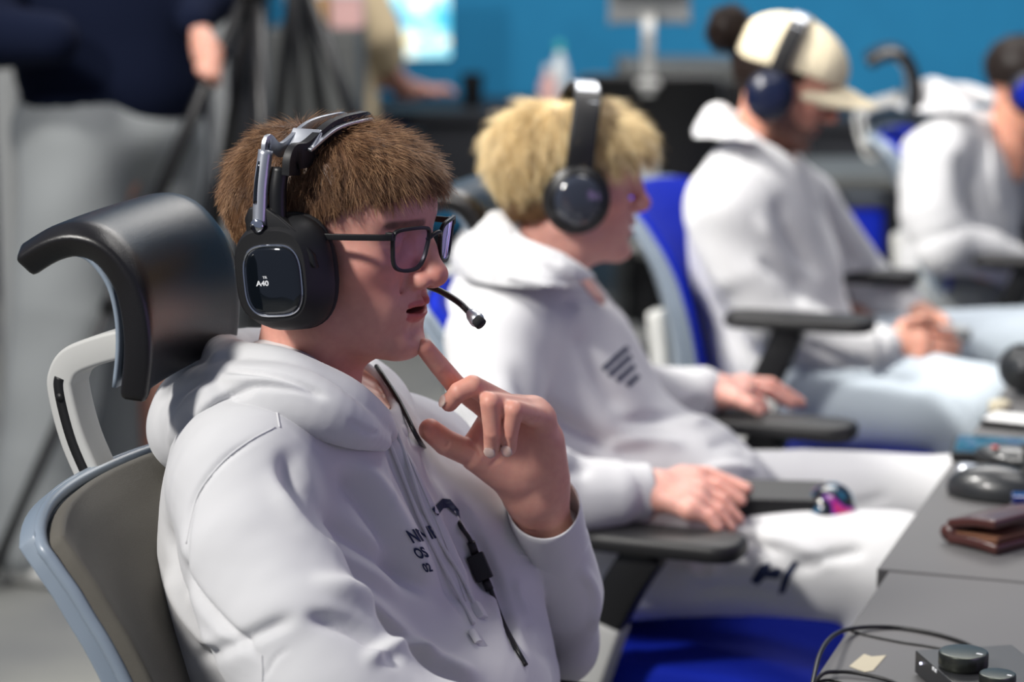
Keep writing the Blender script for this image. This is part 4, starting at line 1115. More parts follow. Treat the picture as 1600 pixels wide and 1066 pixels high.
sv = [(-1, 0.15), (-0.2, 0.95), (0.35, 0.9), (1.0, 0.1), (1.1, -0.55), (0.2, 0.25), (-0.15, 0.2), (-0.55, -0.35)]
sv = [(a, b, 0) for a, b in sv]
print_text(hoodie1_tree, '', 21, (696, 799), 0.0, hoodie1, 1.0, 0, 'printed_chevron', V=np.array(sv), F=[tuple(range(8))])
for sm in ([(430, 668), (392, 688), (350, 720), (312, 768), (298, 815), (291, 850)], [(432, 634), (434, 650), (437, 668)], [(438, 640), (470, 655), (520, 690)],
           [(806, 862), (815, 868), (850, 873), (885, 864), (912, 850)], [(409, 1024), (410, 1045), (410, 1064)],
           [(624, 682), (650, 740), (676, 800), (700, 860), (728, 940)]):
    V, F = tube(on_cloth(hoodie1_tree, smooth_path([(x, y, 0) for x, y in sm], 24)[:, :2], 0.0002), 0.0009, seg=6); MB().add(V, F).build('seam', 'white_ribbing', hoodie1)
# headset cable with its in-line control
cab = px((588, 572, 2.36), (600, 590, 2.34), (625, 630, 2.31), (650, 680, 2.28))
cab = cab+on_cloth(hoodie1_tree, [(665, 705), (684, 745), (702, 785), (711, 803)], -0.012)+on_cloth(hoodie1_tree, [(721, 824), (735, 845), (752, 885), (768, 925), (785, 970), (805, 1010), (822, 1040)], 0.004)
V, F = tube(cab, 0.0024, n=140, seg=8); cb = MB().add(V, F).build('cable', 'black_plastic', hs1)
q = on_cloth(hoodie1_tree, [(742, 868), (758, 905)], 0.007); R = frame(q[1]-q[0], (0, -1, 0))
b = MB().add(*box((q[0]+q[1])/2, (np.linalg.norm(q[1]-q[0])*1.08, 0.017, 0.010), R)); b.build('cable_control', 'matte_black_plastic', cb, bevel=0.0015)
for a_, b_ in (((736, 848), (743, 867)), ((758, 905), (765, 922))):
    q = on_cloth(hoodie1_tree, [a_, b_], 0.005); V, F = tube(q, 0.0042, seg=10); MB().add(V, F).build('strain_relief', 'matte_black_plastic', cb)

# trousers of the front player
f = Field((-0.42, 1.80, 0.04), (0.85, 2.75, 0.80), 0.008)
f.ell((-0.13, 2.18, 0.60), (0.15, 0.20, 0.10), 0)
f.path([A([-0.12, 2.08, .60]), A([.12, 1.99, .61]), A([.38, 1.93, .60])], [.10, .088, .075], .04)
f.path([A([-0.05, 2.29, .60]), A([.12, 2.35, .635]), A([.36, 2.37, .62])], [.10, .086, .072], .04)
f.path([A([.38, 1.93, .59]), A([.42, 1.92, .08])], [.075, .06], .02); f.path([A([.36, 2.40, .60]), A([.46, 2.38, .08])], [.072, .06], .02)
P, F = f.mesh(2); obj('trousers', wobble(P, F, .004, 18, 51), F, 'white_fleece', p1)

# ------------------------------------------------------------------ chairs of the row
make_chair((-.075, 2.17, 0), -0.328, 'office chair with dark taupe back and black headrest behind the front player', 'taupe_fabric', 'chairs of the players row', seat_fabric='black_fabric')
make_chair((0.225, 3.375, 0), -0.39, 'office chair with blue seat and black headrest under the blond player', 'blue_fabric', 'chairs of the players row', hz=-0.115, arm_dx=0.03, az=(0.0, .04), pad_l=.23)
make_chair((0.545, 4.54, 0), -0.30, 'office chair with blue back and no headrest under the player in the cap', 'blue_fabric', 'chairs of the players row', headrest=False, az=.09)
make_chair((1.19, 5.66, 0), -0.25, 'office chair with blue back and raised headrest behind the far right player', 'blue_fabric', 'chairs of the players row', hz=-0.05, az=.03)

# ------------------------------------------------------------------ helpers for clothed, seated figures
def bridge_hand(f, wrist, knuckles, tips, mids, thumb, r=0.0098, palm_r=0.0135):
    for m in knuckles: f.cone(wrist+(m-wrist)*0.12, m, 0.017, palm_r, 0.016)
    for k, m, t in zip(knuckles, mids, tips):
        e = m+(t-m)*0.5
        finger(f, [k, m, e, t], (r*1.15, r*1.03, r*0.93, r*0.82))
    J = [wrist+(thumb[0]-wrist)*0.4]+thumb; finger(f, J, list(np.interp(np.linspace(0, 1, len(J)), [0, .33, .66, 1], [0.017, 0.0125, 0.011, 0.0088])), k=0.008)
def body_object(parent, head, M, tone, limbs, hands, lo, hi):
    """one continuous figure: head and hands at full detail, trunk and limbs under the clothes"""
    P, F, T = head; pts = [(xf(M, P), F, T)]; global TRUNK
    for fn, a, b in hands:
        NAILS.clear(); f = Field(a, b, 0.0018); info = fn(f); P, F = f.mesh(1)
        put(pts, P, F, tone, tint_hand(info, A(tone), []) if info else None)
    f = Field(lo, hi, 0.010)
    for Pp, r in limbs: f.path(Pp, r, 0.03)
    TRUNK = sum(len(q[0]) for q in pts); P, F = f.mesh(2); put(pts, P, F, tone)
    V, Fs, T = join(pts); o = obj('body', V, Fs, 'skin', parent); set_tint(o, T); return o
def tuck(o, start, trees, depth=0.008, reach=0.07):
    """keep the hidden trunk and limbs just inside the clothes"""
    me = o.data; M = WM[o.name]; Mi = M.inverted()
    for i in range(start, len(me.vertices)):
        v = M @ me.vertices[i].co
        best = None
        for tr in trees:
            h = tr.find_nearest(v, reach)
            if h[0] is not None and (best is None or (v-h[0]).dot(h[1]) < best[0]): best = ((v-h[0]).dot(h[1]), h)
        if best is not None and best[0] > -depth:
            h = best[1]; me.vertices[i].co = Mi @ (h[0]-h[1]*depth)
def tree_of(P, F): return BVHTree.FromPolygons([tuple(v) for v in P], [tuple(int(i) for i in q) for q in F])

tuck(body1, trunk1, [hoodie1_tree])
# ------------------------------------------------------------------ blond player
p2 = thing('person', 'blond player in white hoodie and white trousers leaning back with hands on the armrests', 'person', (0.12, 3.38, 0))
H2 = head_matrix(889, 290, 3.40, 0.10, 0.06, 0.0)
tone2 = (0.72, 0.38, 0.31)
def hand2a(f):          # near hand, on the near armrest
    w = at(1018, 768, 3.15)
    kn = px((1085, 752, 3.19), (1092, 768, 3.16), (1090, 785, 3.13), (1078, 797, 3.105))
    mid = px((1120, 760, 3.185), (1128, 782, 3.155), (1122, 798, 3.125), (1108, 808, 3.10))
    tip = px((1158, 782, 3.18), (1154, 812, 3.15), (1142, 824, 3.12), (1122, 824, 3.095))
    f.ell(at(1052, 774, 3.145), (0.035, 0.034, 0.016), 0.012)
    bridge_hand(f, w, kn, tip, mid, px((1065, 742, 3.20), (1105, 742, 3.215), (1145, 757, 3.21), (1166, 764, 3.205)))
    f.cone(w, at(975, 768, 3.14), 0.026, 0.030, 0.02)
    return kn+mid
def hand2b(f):          # far hand, on the far armrest
    w = at(1112, 612, 3.66)
    kn = px((1160, 598, 3.72), (1166, 606, 3.69), (1162, 618, 3.66), (1152, 624, 3.635))
    mid = px((1205, 600, 3.72), (1200, 612, 3.69), (1185, 627, 3.66), (1172, 632, 3.635))
    tip = px((1252, 630, 3.72), (1236, 632, 3.69), (1196, 640, 3.66), (1188, 642, 3.635))
    f.ell(at(1138, 610, 3.67), (0.035, 0.034, 0.016), 0.012)
    bridge_hand(f, w, kn, tip, mid, px((1150, 622, 3.61), (1172, 632, 3.60), (1186, 642, 3.60)))
    f.cone(w, at(1080, 610, 3.66), 0.026, 0.030, 0.02)
    return kn+mid
body2 = body_object(p2, head_mesh(0.0022, tone=tone2, eye_open=0.004), H2, tone2,
    [(px((885, 430, 3.40), (840, 580, 3.42), (880, 800, 3.42), (900, 880, 3.42)), [0.045, 0.06, 0.07, 0.09]),
     (px((800, 530, 3.24), (850, 530, 3.4), (890, 525, 3.58)), 0.03),
     (px((795, 540, 3.22), (850, 770, 3.14), (1000, 768, 3.19)), [0.042, 0.036, 0.030]),
     (px((890, 520, 3.58), (960, 640, 3.66), (1100, 612, 3.66)), [0.042, 0.036, 0.030]),
     (px((930, 880, 3.30), (1150, 880, 3.25), (1420, 880, 3.18)), [0.070, 0.062, 0.050]),
     (px((1000, 820, 3.50), (1250, 790, 3.50), (1500, 790, 3.46)), [0.070, 0.062, 0.050]),
     ([at(1420, 880, 3.18), A([0.56, 3.22, 0.10])], [0.05, 0.036]), ([at(1500, 790, 3.46), A([0.70, 3.44, 0.10])], [0.05, 0.036])],
    [(hand2a, at(940, 850, 3.05)-A([0, .05, .02]), at(1185, 715, 3.28)+A([0.02, .04, .03])), (hand2b, at(1050, 660, 3.55)-A([0, .05, .02]), at(1270, 570, 3.76)+A([0.02, .04, .03]))],
    (-0.35, 2.9, 0.0), (0.95, 4.0, 1.25))
trunk2 = TRUNK
# hoodie of the blond player
RT2 = np.array((Matrix.Rotation(-0.25, 3, 'Z') @ Matrix.Rotation(-0.42, 3, 'Y')))
f = Field((-0.35, 2.90, 0.48), (0.55, 3.95, 1.30), 0.0048)
f.ell(at(842, 560, 3.40), (0.125, 0.200, 0.175), 0, RT2)
f.ell(at(900, 700, 3.40), (0.140, 0.195, 0.190), 0.06, RT2)
f.ell(at(975, 790, 3.40), (0.150, 0.190, 0.120), 0.06)
f.ell(at(1090, 720, 3.42), (0.100, 0.160, 0.055), 0.05, np.array(Matrix.Rotation(0.35, 3, 'Y')))
f.path(px((780, 520, 3.24), (830, 480, 3.34), (880, 485, 3.46), (915, 520, 3.58)), [0.064, 0.060, 0.058, 0.058], 0.05)
f.path(px((775, 540, 3.22), (775, 640, 3.16), (815, 760, 3.11)), [0.066, 0.066, 0.062], 0.03)
f.path(px((815, 762, 3.11), (880, 775, 3.13), (960, 770, 3.135)), [0.062, 0.054, 0.044], 0.02)
f.path(px((915, 530, 3.58), (950, 590, 3.63), (985, 640, 3.66)), [0.060, 0.058, 0.056], 0.03)
f.path(px((985, 640, 3.66), (1050, 625, 3.66), (1095, 613, 3.66)), [0.056, 0.048, 0.040], 0.02)
f.ell(at(890, 430, 3.40), (0.058, 0.062, 0.06), 0.012, op='cut')
P, F = f.mesh(2)
P = wobble(P, F, 0.004, 22, 4)
P = sculpt(P, F, [
 ([(960, 470), (1000, 540), (1040, 600)], 12, 0.008), ([(900, 500), (930, 580), (990, 660)], 18, -0.012), ([(870, 470), (960, 475)], 7, -0.006),
 ([(790, 560), (850, 640), (940, 690), (1040, 720)], 16, -0.014), ([(760, 600), (830, 690), (930, 730)], 14, 0.010), ([(950, 660), (1050, 650), (1110, 620)], 10, -0.008),
 ([(1100, 700), (1150, 690), (1180, 710)], 10, -0.008), ([(1090, 740), (1140, 730), (1190, 740)], 9, 0.008), ([(940, 700), (1000, 690), (1080, 700)], 10, 0.008),
 ([(800, 730), (870, 740), (930, 735)], 8, -0.006), ([(720, 560), (740, 660), (790, 740)], 14, 0.008), ([(1070, 660), (1120, 655), (1150, 670)], 8, 0.008)])
hoodie2 = obj('hoodie', P, F, 'white_fleece', p2); tr2 = tree_of(P, F)
f = Field((-0.30, 3.05, 1.02), (0.35, 3.85, 1.40), 0.0035)
f.path(px((770, 375, 3.52), (768, 372, 3.38), (805, 405, 3.28), (870, 425, 3.25), (925, 450, 3.30)), [0.032, 0.034, 0.032, 0.026, 0.014], 0.02, n=20)
f.path(px((755, 415, 3.50), (752, 405, 3.36), (790, 438, 3.24), (855, 460, 3.22), (915, 480, 3.28)), [0.036, 0.040, 0.036, 0.028, 0.012], 0.02, n=20)
f.path(px((770, 375, 3.52), (830, 380, 3.60), (905, 400, 3.58), (950, 440, 3.46), (935, 470, 3.34)), [0.032, 0.032, 0.028, 0.024, 0.014], 0.02, n=20)
f.ell(at(765, 400, 3.45), (0.045, 0.10, 0.065), 0.03)
f.path(px((878, 380, 3.40), (888, 500, 3.41)), 0.050, 0.006, op='cut')
P, F = f.mesh(2)
P = sculpt(P, F, [([(745, 385), (790, 395), (860, 430), (920, 450)], 5, -0.008), ([(740, 350), (760, 400), (800, 440)], 6, -0.007), ([(760, 420), (820, 440), (880, 455), (930, 470)], 5, 0.006), ([(790, 350), (830, 385), (890, 415)], 6, -0.006), ([(850, 440), (900, 455), (930, 440)], 4, -0.006), ([(745, 400), (780, 430)], 5, 0.005)])
obj('hood', wobble(P, F, 0.002, 35, 2), F, 'white_fleece', hoodie2)
cuff(px((940, 770, 3.13), (975, 770, 3.14), (1010, 769, 3.15)), [0.044, 0.041, 0.039], 'cuff', hoodie2)
cuff(px((1075, 616, 3.66), (1092, 614, 3.66), (1108, 612, 3.66)), [0.040, 0.038, 0.036], 'cuff', hoodie2)
for i in range(4):
    print_text(tr2, '', 1, (962+6*i+i*i, 560+i*11.5), -0.72, hoodie2, 1.0, 0, 'printed_lettering', V=A([(x, y, 0) for x in (-[34, 30, 24, 16][i]/1.3, [34, 30, 24, 16][i]/1.3) for y in (-4.0, 4.0)]), F=[(0, 1, 3, 2)])
# trousers
f = Field((-0.10, 2.90, 0.05), (0.95, 3.85, 0.80), 0.006)
f.path(px((930, 850, 3.30), (1150, 868, 3.24), (1400, 890, 3.17)), [0.105, 0.088, 0.078], 0.05, flat=((0, 0, 1), 0.95))
f.path(px((1010, 800, 3.52), (1250, 785, 3.50), (1500, 790, 3.46)), [0.100, 0.078, 0.070], 0.05)
f.path([at(1405, 890, 3.17), A([0.56, 3.20, 0.10])], [0.078, 0.062], 0.02)
f.path([at(1500, 790, 3.46), A([0.74, 3.44, 0.10])], [0.070, 0.058], 0.02)
f.ell(at(960, 830, 3.42), (0.15, 0.19, 0.10), 0.05)
P, F = f.mesh(2); P = wobble(P, F, 0.004, 20, 9)
P = sculpt(P, F, [([(1080, 850), (1150, 840), (1230, 870)], 10, -0.010), ([(1180, 840), (1240, 850), (1310, 890)], 12, 0.008), ([(1060, 930), (1150, 920), (1250, 940)], 12, -0.008),
 ([(1230, 890), (1300, 870), (1360, 860)], 10, -0.008), ([(1250, 780), (1330, 790), (1400, 770)], 10, -0.006), ([(1060, 880), (1100, 900), (1130, 880)], 9, 0.008)])
trs2 = obj('trousers', P, F, 'white_fleece', p2); tt2 = tree_of(P, F); tuck(body2, trunk2, [tr2, tt2])
sw = [[(-38, 16), (-22, -10), (-6, -14), (-8, 0), (2, -6), (14, -2), (6, 12), (-14, 10), (-26, 22)], [(14, 4), (30, -16), (38, -14), (26, 6), (16, 34), (6, 36)]]
for q in sw:
    print_text(tt2, '', 1, (1210, 893), 0.0, trs2, 1, 0, 'printed_emblem', V=A([(x, -y, 0.) for x, y in q]), F=[tuple(range(len(q)))])
# blond hair
def shell2():
    f = Field((-0.14, -0.1, -0.07), (0.13, 0.1, 0.165), 0.0028)
    f.ell((-0.010, 0, 0.040), (0.098, 0.081, 0.077), 0)
    f.ell((-0.052, 0, 0.020), (0.052, 0.066, 0.066), 0.04)
    f.ell((0.036, 0, 0.060), (0.070, 0.066, 0.048), 0.03)
    P, F = f.mesh(2); x, y, z = P.T
    hl = np.interp(x, [-0.12, -0.06, -0.02, 0.0, 0.03, 0.06, 0.085, 0.12], [-0.020, -0.015, 0.005, 0.015, 0.028, 0.046, 0.060, 0.066])
    keep = z > hl; F = F[keep[F].all(1)]; used = np.unique(F); mp = np.full(len(P), -1); mp[used] = np.arange(len(used)); return P[used], mp[F]
def flow2(p):
    d = p-A([-0.03, 0.0, 0.15]); d[:, 2] -= 0.06; return d
hair_object(H2, p2, 'blond_hair', shell2(), 5, 16000, flow2, lambda p: np.interp(p[:, 2], [-0.05, 0.02, 0.08], [0.018, 0.028, 0.042]), lambda p: 0*p[:, 0]+0.12, lambda P: np.ones(len(P)), thick=0.0004, shell_shade=0.3, jitter=(0.07, 0.16))
def shell2b():
    P, F = shell2(); c = A([-0.02, 0, 0.03]); f = Field((-0.14, -0.1, -0.08), (0.13, 0.1, 0.10), 0.0028); f.ell((-0.014, 0, 0.030), (0.100, 0.077, 0.085), 0); f.ell((-0.040, 0, -0.020), (0.050, 0.056, 0.050), 0.03)
    P, F = f.mesh(2); x = P[:, 0]; keep = (P[:, 2] < 0.02) & (P[:, 2] > np.interp(x, [-0.12, -0.05, 0.0, 0.02], [-0.055, -0.05, -0.01, 0.01])) & (x < 0.03); F = F[keep[F].all(1)]
    used = np.unique(F); mp = np.full(len(P), -1); mp[used] = np.arange(len(used)); return P[used], mp[F]
hair_mat('undercut_hair', (0.10, 0.05, 0.02), (0.20, 0.11, 0.05), (0.34, 0.2, 0.09))
hair_object(H2, p2, 'undercut_hair', shell2b(), 6, 5000, flow2, lambda p: 0*p[:, 0]+0.008, lambda p: 0*p[:, 0]+0.25, lambda P: np.ones(len(P)), thick=0.0004, name='undercut')
mat('cap_gloss', (0.03, 0.035, 0.05), 0.12, coat=1.0)
round_headset(H2 @ mk(np.eye(3), (0.012, 0, 0)), 'black round-cup headset on the blond player', 'black_plastic', 'cap_gloss', r0=0.045, band=0.019)

# ------------------------------------------------------------------ player in the cap
p3 = thing('person', 'bearded player in white hoodie and cream cap looking down at his hands', 'person', (0.62, 4.55, 0))
H3 = head_matrix(1226, 132, 4.55, -0.12, 0.42, 0.0)
tone3 = (0.55, 0.27, 0.19)
def hand3a(f):
    w = at(1395, 545, 4.40)
    kn = px((1430, 520, 4.44), (1440, 532, 4.42), (1442, 546, 4.40), (1436, 558, 4.38))
    mid = px((1462, 520, 4.46), (1470, 536, 4.44), (1470, 550, 4.42), (1462, 562, 4.40))
    tip = px((1488, 522, 4.50), (1496, 538, 4.48), (1494, 550, 4.46), (1484, 562, 4.44))
    f.ell(at(1415, 540, 4.41), (0.035, 0.030, 0.020), 0.012)
    bridge_hand(f, w, kn, tip, mid, px((1412, 508, 4.43), (1440, 500, 4.45), (1462, 508, 4.47)))
    f.cone(w, at(1365, 548, 4.39), 0.026, 0.030, 0.02); return kn+mid
def hand3b(f):
    w = at(1430, 490, 4.75)
    kn = px((1462, 500, 4.72), (1468, 510, 4.70), (1470, 520, 4.68), (1468, 530, 4.66))
    mid = px((1484, 512, 4.68), (1490, 522, 4.66), (1490, 532, 4.64), (1486, 542, 4.62))
    tip = px((1490, 530, 4.62), (1494, 540, 4.60), (1490, 548, 4.58), (1484, 556, 4.56))
    f.ell(at(1446, 496, 4.73), (0.03, 0.03, 0.020), 0.012)
    bridge_hand(f, w, kn, tip, mid, px((1450, 494, 4.66), (1468, 496, 4.62), (1478, 504, 4.58)))
    f.cone(w, at(1405, 478, 4.78), 0.026, 0.030, 0.02); return kn+mid
body3 = body_object(p3, head_mesh(0.0026, tone=tone3, neck_to=(0.022, 0, -0.185), beard=(0.035, 0.02, 0.015)), H3, tone3,
    [(px((1195, 235, 4.55), (1180, 350, 4.57), (1215, 500, 4.60), (1240, 580, 4.60)), [0.048, 0.09, 0.1, 0.12]),
     (px((1150, 320, 4.44), (1200, 310, 4.55), (1240, 320, 4.74)), 0.048),
     (px((1150, 330, 4.42), (1225, 520, 4.40), (1390, 545, 4.40)), [0.044, 0.038, 0.03]),
     (px((1245, 330, 4.74), (1300, 470, 4.82), (1430, 490, 4.75)), [0.044, 0.038, 0.03]),
     (px((1230, 600, 4.48), (1400, 630, 4.43), (1545, 660, 4.36)), [0.075, 0.065, 0.052]),
     (px((1300, 580, 4.72), (1480, 560, 4.74), (1680, 540, 4.75)), [0.075, 0.065, 0.052]),
     ([at(1545, 660, 4.36), A([0.93, 4.36, 0.10])], [0.052, 0.036]), ([at(1680, 540, 4.75), A([1.15, 4.75, 0.10])], [0.052, 0.036])],
    [(hand3a, at(1340, 590, 4.30)-A([0, .03, .02]), at(1515, 480, 4.55)+A([0.02, .03, .03])), (hand3b, at(1380, 570, 4.5)-A([0, .03, .02]), at(1510, 460, 4.82)+A([0.02, .04, .03]))],
    (0.15, 4.0, 0.0), (1.35, 5.2, 1.4))
trunk3 = TRUNK
RT3 = np.array((Matrix.Rotation(-0.25, 3, 'Z') @ Matrix.Rotation(0.02, 3, 'Y')))
f = Field((0.15, 4.05, 0.45), (1.00, 5.15, 1.42), 0.006)
f.ell(at(1180, 350, 4.56), (0.125, 0.205, 0.175), 0, RT3)
f.ell(at(1205, 470, 4.58), (0.140, 0.200, 0.200), 0.06, RT3)
f.ell(at(1225, 560, 4.60), (0.150, 0.200, 0.130), 0.06, RT3)
f.path(px((1135, 310, 4.42), (1165, 280, 4.50), (1210, 280, 4.62), (1250, 310, 4.75)), [0.070, 0.066, 0.064, 0.064], 0.05)
f.path(px((1135, 330, 4.41), (1165, 420, 4.40), (1215, 500, 4.40)), [0.072, 0.068, 0.062], 0.03)
f.path(px((1215, 503, 4.40), (1300, 540, 4.40), (1372, 548, 4.39)), [0.062, 0.056, 0.048], 0.02)
f.path(px((1262, 330, 4.76), (1320, 410, 4.82), (1350, 450, 4.84)), [0.066, 0.062, 0.060], 0.03)
f.path(px((1350, 450, 4.84), (1385, 470, 4.80), (1410, 480, 4.77)), [0.060, 0.056, 0.048], 0.02)
f.ell(at(1205, 225, 4.55), (0.062, 0.066, 0.05), 0.012, op='cut')
P, F = f.mesh(2); P = wobble(P, F, 0.004, 20, 14)
P = sculpt(P, F, [([(1210, 300), (1240, 380), (1290, 440)], 12, -0.014), ([(1180, 330), (1220, 400), (1260, 440)], 9, 0.008), ([(1270, 300), (1310, 370), (1340, 430)], 10, -0.010),
 ([(1180, 400), (1230, 440), (1260, 480)], 8, -0.010), ([(1250, 530), (1310, 560), (1370, 575)], 8, -0.008), ([(1070, 320), (1100, 400), (1150, 470)], 10, 0.006)])
hoodie3 = obj('hoodie', P, F, 'white_fleece', p3); tr3 = tree_of(P, F)
f = Field((0.20, 4.20, 1.10), (0.75, 5.00, 1.52), 0.004)
f.path(px((1128, 215, 4.66), (1122, 212, 4.52), (1150, 232, 4.43), (1195, 258, 4.41), (1240, 285, 4.47), (1268, 312, 4.52)), [0.040, 0.044, 0.042, 0.036, 0.028, 0.014], 0.02, n=20)
f.path(px((1105, 250, 4.64), (1103, 246, 4.50), (1132, 270, 4.41), (1180, 295, 4.39), (1230, 325, 4.44)), [0.044, 0.048, 0.044, 0.036, 0.016], 0.02, n=20)
f.path(px((1128, 215, 4.66), (1165, 208, 4.72), (1215, 225, 4.71), (1258, 265, 4.62), (1272, 305, 4.54)), [0.040, 0.040, 0.034, 0.026, 0.014], 0.02, n=20)
f.cone(at(1122, 182, 4.56), at(1122, 235, 4.58), 0.026, 0.06, 0.03)
f.path(px((1205, 190, 4.55), (1200, 300, 4.56)), 0.044, 0.008, op='cut')
P, F = f.mesh(2); P = sculpt(P, F, [([(1100, 225), (1140, 250), (1190, 280), (1240, 310)], 5, -.010), ([(1085, 235), (1100, 275), (1140, 300)], 5, -.006), ([(1130, 200), (1160, 235), (1200, 262)], 5, .005)]); obj('hood', wobble(P, F, 0.003, 32, 2), F, 'white_fleece', hoodie3)
cuff(px((1350, 548, 4.375), (1368, 548, 4.387), (1386, 547, 4.395)), [0.049, 0.044, 0.040], 'cuff', hoodie3)
cuff(px((1405, 478, 4.775), (1416, 482, 4.77), (1426, 487, 4.76)), [0.049, 0.044, 0.040], 'cuff', hoodie3)
f = Field((0.25, 4.0, 0.05), (1.50, 5.1, 0.85), 0.008)
f.path(px((1240, 610, 4.46), (1400, 622, 4.42), (1530, 640, 4.36)), [0.115, 0.098, 0.082], 0.05)
f.path(px((1300, 580, 4.72), (1480, 555, 4.74), (1680, 535, 4.75)), [0.105, 0.088, 0.078], 0.05)
f.path([at(1530, 642, 4.36), A([0.90, 4.36, 0.10])], [0.082, 0.070], 0.02); f.path([at(1680, 535, 4.75), A([1.15, 4.75, 0.10])], [0.078, 0.066], 0.02)
P, F = f.mesh(2); P = wobble(P, F, 0.004, 18, 19)
P = sculpt(P, F, [([(1300, 600), (1380, 590), (1450, 610)], 9, -0.006), ([(1480, 600), (1520, 640), (1540, 680)], 8, 0.006)])
obj('trousers', P, F, 'pale_denim', p3); tuck(body3, trunk3, [tr3, tree_of(P, F)])
# cap
mat('cream_cotton', (0.80, 0.70, 0.50), 0.85, spec=0.2)
def cap(M, parent):
    f = Field((-0.14, -0.1, -0.02), (0.14, 0.1, 0.16), 0.0025)
    f.ell((-0.012, 0, 0.045), (0.107, 0.084, 0.085), 0); f.ell((0.035, 0, 0.055), (0.062, 0.066, 0.050), 0.03)
    P, F = f.mesh(2); x, y, z = P.T
    keep = z > np.interp(x, [-0.13, -0.06, 0.02, 0.12], [0.010, 0.022, 0.036, 0.040]); keep &= ~((x < -0.085) & (np.abs(y) < 0.030) & (z < 0.060))
    F = F[keep[F].all(1)]; used = np.unique(F); mp = np.full(len(P), -1); mp[used] = np.arange(len(used)); P, F = P[used], mp[F]
    an = np.arctan2(P[:, 1], P[:, 0]); P = P-normals(P, F)*(0.0012*np.exp(-((np.mod(an+math.pi/6, math.pi/3)-math.pi/6)/0.03)**2))[:, None]
    c = obj('cap', xf(M, P), F, 'cream_cotton', parent); so = c.modifiers.new('s', 'SOLIDIFY'); so.thickness = 0.002
    G = np.zeros((16, 25, 3)); u = np.linspace(0, 1, 16)[:, None]; v = np.linspace(-1, 1, 25)[None, :]
    G[:, :, 1] = v*0.076*(1-0.25*u**2); G[:, :, 0] = 0.080-0.050*v**2+u*(0.095-0.030*v**2)*np.sqrt(np.clip(1-v**4*0.9, 0, 1)); G[:, :, 2] = 0.044-0.046*v**2-0.010*u**1.5
    V, F = sheet(G, 0.004); b = MB().add(xf(M, V), F).build('cap_brim', 'cream_cotton', c, bevel=0.001)
    V, F = lathe([(0.008, -0.001), (0.007, 0.002), (0.001, 0.003)], xf(M, [(-0.004, 0, 0.130)])[0], M[:3, :3], 16); MB().add(V, F).build('cap_button', 'cream_cotton', c)
cap(H3, p3)
def bun(rg):
    n = 2200; d = rg.normal(size=(n, 3)); d /= np.linalg.norm(d, axis=1)[:, None]
    c = A([-0.140, 0, 0.050]); pts = c+d*A([0.036, 0.040, 0.040])
    return strands(pts, d, np.cross(d, A([1, 0.3, 0.2])), np.full(n, 0.02), np.full(n, 0.5), np.full(n, 0.0005), rg, curl=0.25)
f = Field((-0.20, -0.07, -0.01), (-0.06, 0.07, 0.12), 0.003); f.ell((-0.140, 0, 0.050), (0.036, 0.040, 0.040), 0); f.cone((-0.10, 0, 0.04), (-0.14, 0, 0.050), 0.02, 0.02, 0.01)
BP, BF = f.mesh(2)
def shell3():
    f = Field((-0.14, -0.1, -0.07), (0.13, 0.1, 0.10), 0.0028); f.ell((-0.016, 0, 0.030), (0.100, 0.078, 0.085), 0)
    P, F = f.mesh(2); x, y, z = P.T
    keep = (z > np.interp(x, [-0.12, -0.05, 0.0, 0.02], [-0.045, -0.035, 0.0, 0.02])) & (z < 0.05) & (x < 0.03)
    F = F[keep[F].all(1)]; used = np.unique(F); mp = np.full(len(P), -1); mp[used] = np.arange(len(used)); P, F = P[used], mp[F]
    return np.concatenate([P, BP]), np.concatenate([F, BF+len(P)])
hair_object(H3, p3, 'dark_hair', shell3(), 8, 3500, lambda p: p-A([-0.03, 0, 0.12]), lambda p: 0*p[:, 0]+0.010, lambda p: 0*p[:, 0]+0.25, lambda P: np.ones(len(P)), thick=0.0006, extra=bun)
mat('navy_plastic', (0.004, 0.008, 0.030), 0.3)
round_headset(H3 @ mk(rot((0, 1, 0), -0.12), (-0.008, 0, -0.014)), 'dark blue headset over the cream cap', 'navy_plastic', 'navy_plastic', r0=0.044, band=0.017)
# small pad between his hands
V, F = prism(rrect(.105, .060, .02), .028, frame(A([.9, .3, -.1]), (0, 0, 1)), at(1474, 520, 4.58)); gp = MB().add(V, F).build('game_controller', 'steel_grey', bevel=0.006)
set_props(gp, 'pale game controller held by the player in the cap', 'controller')

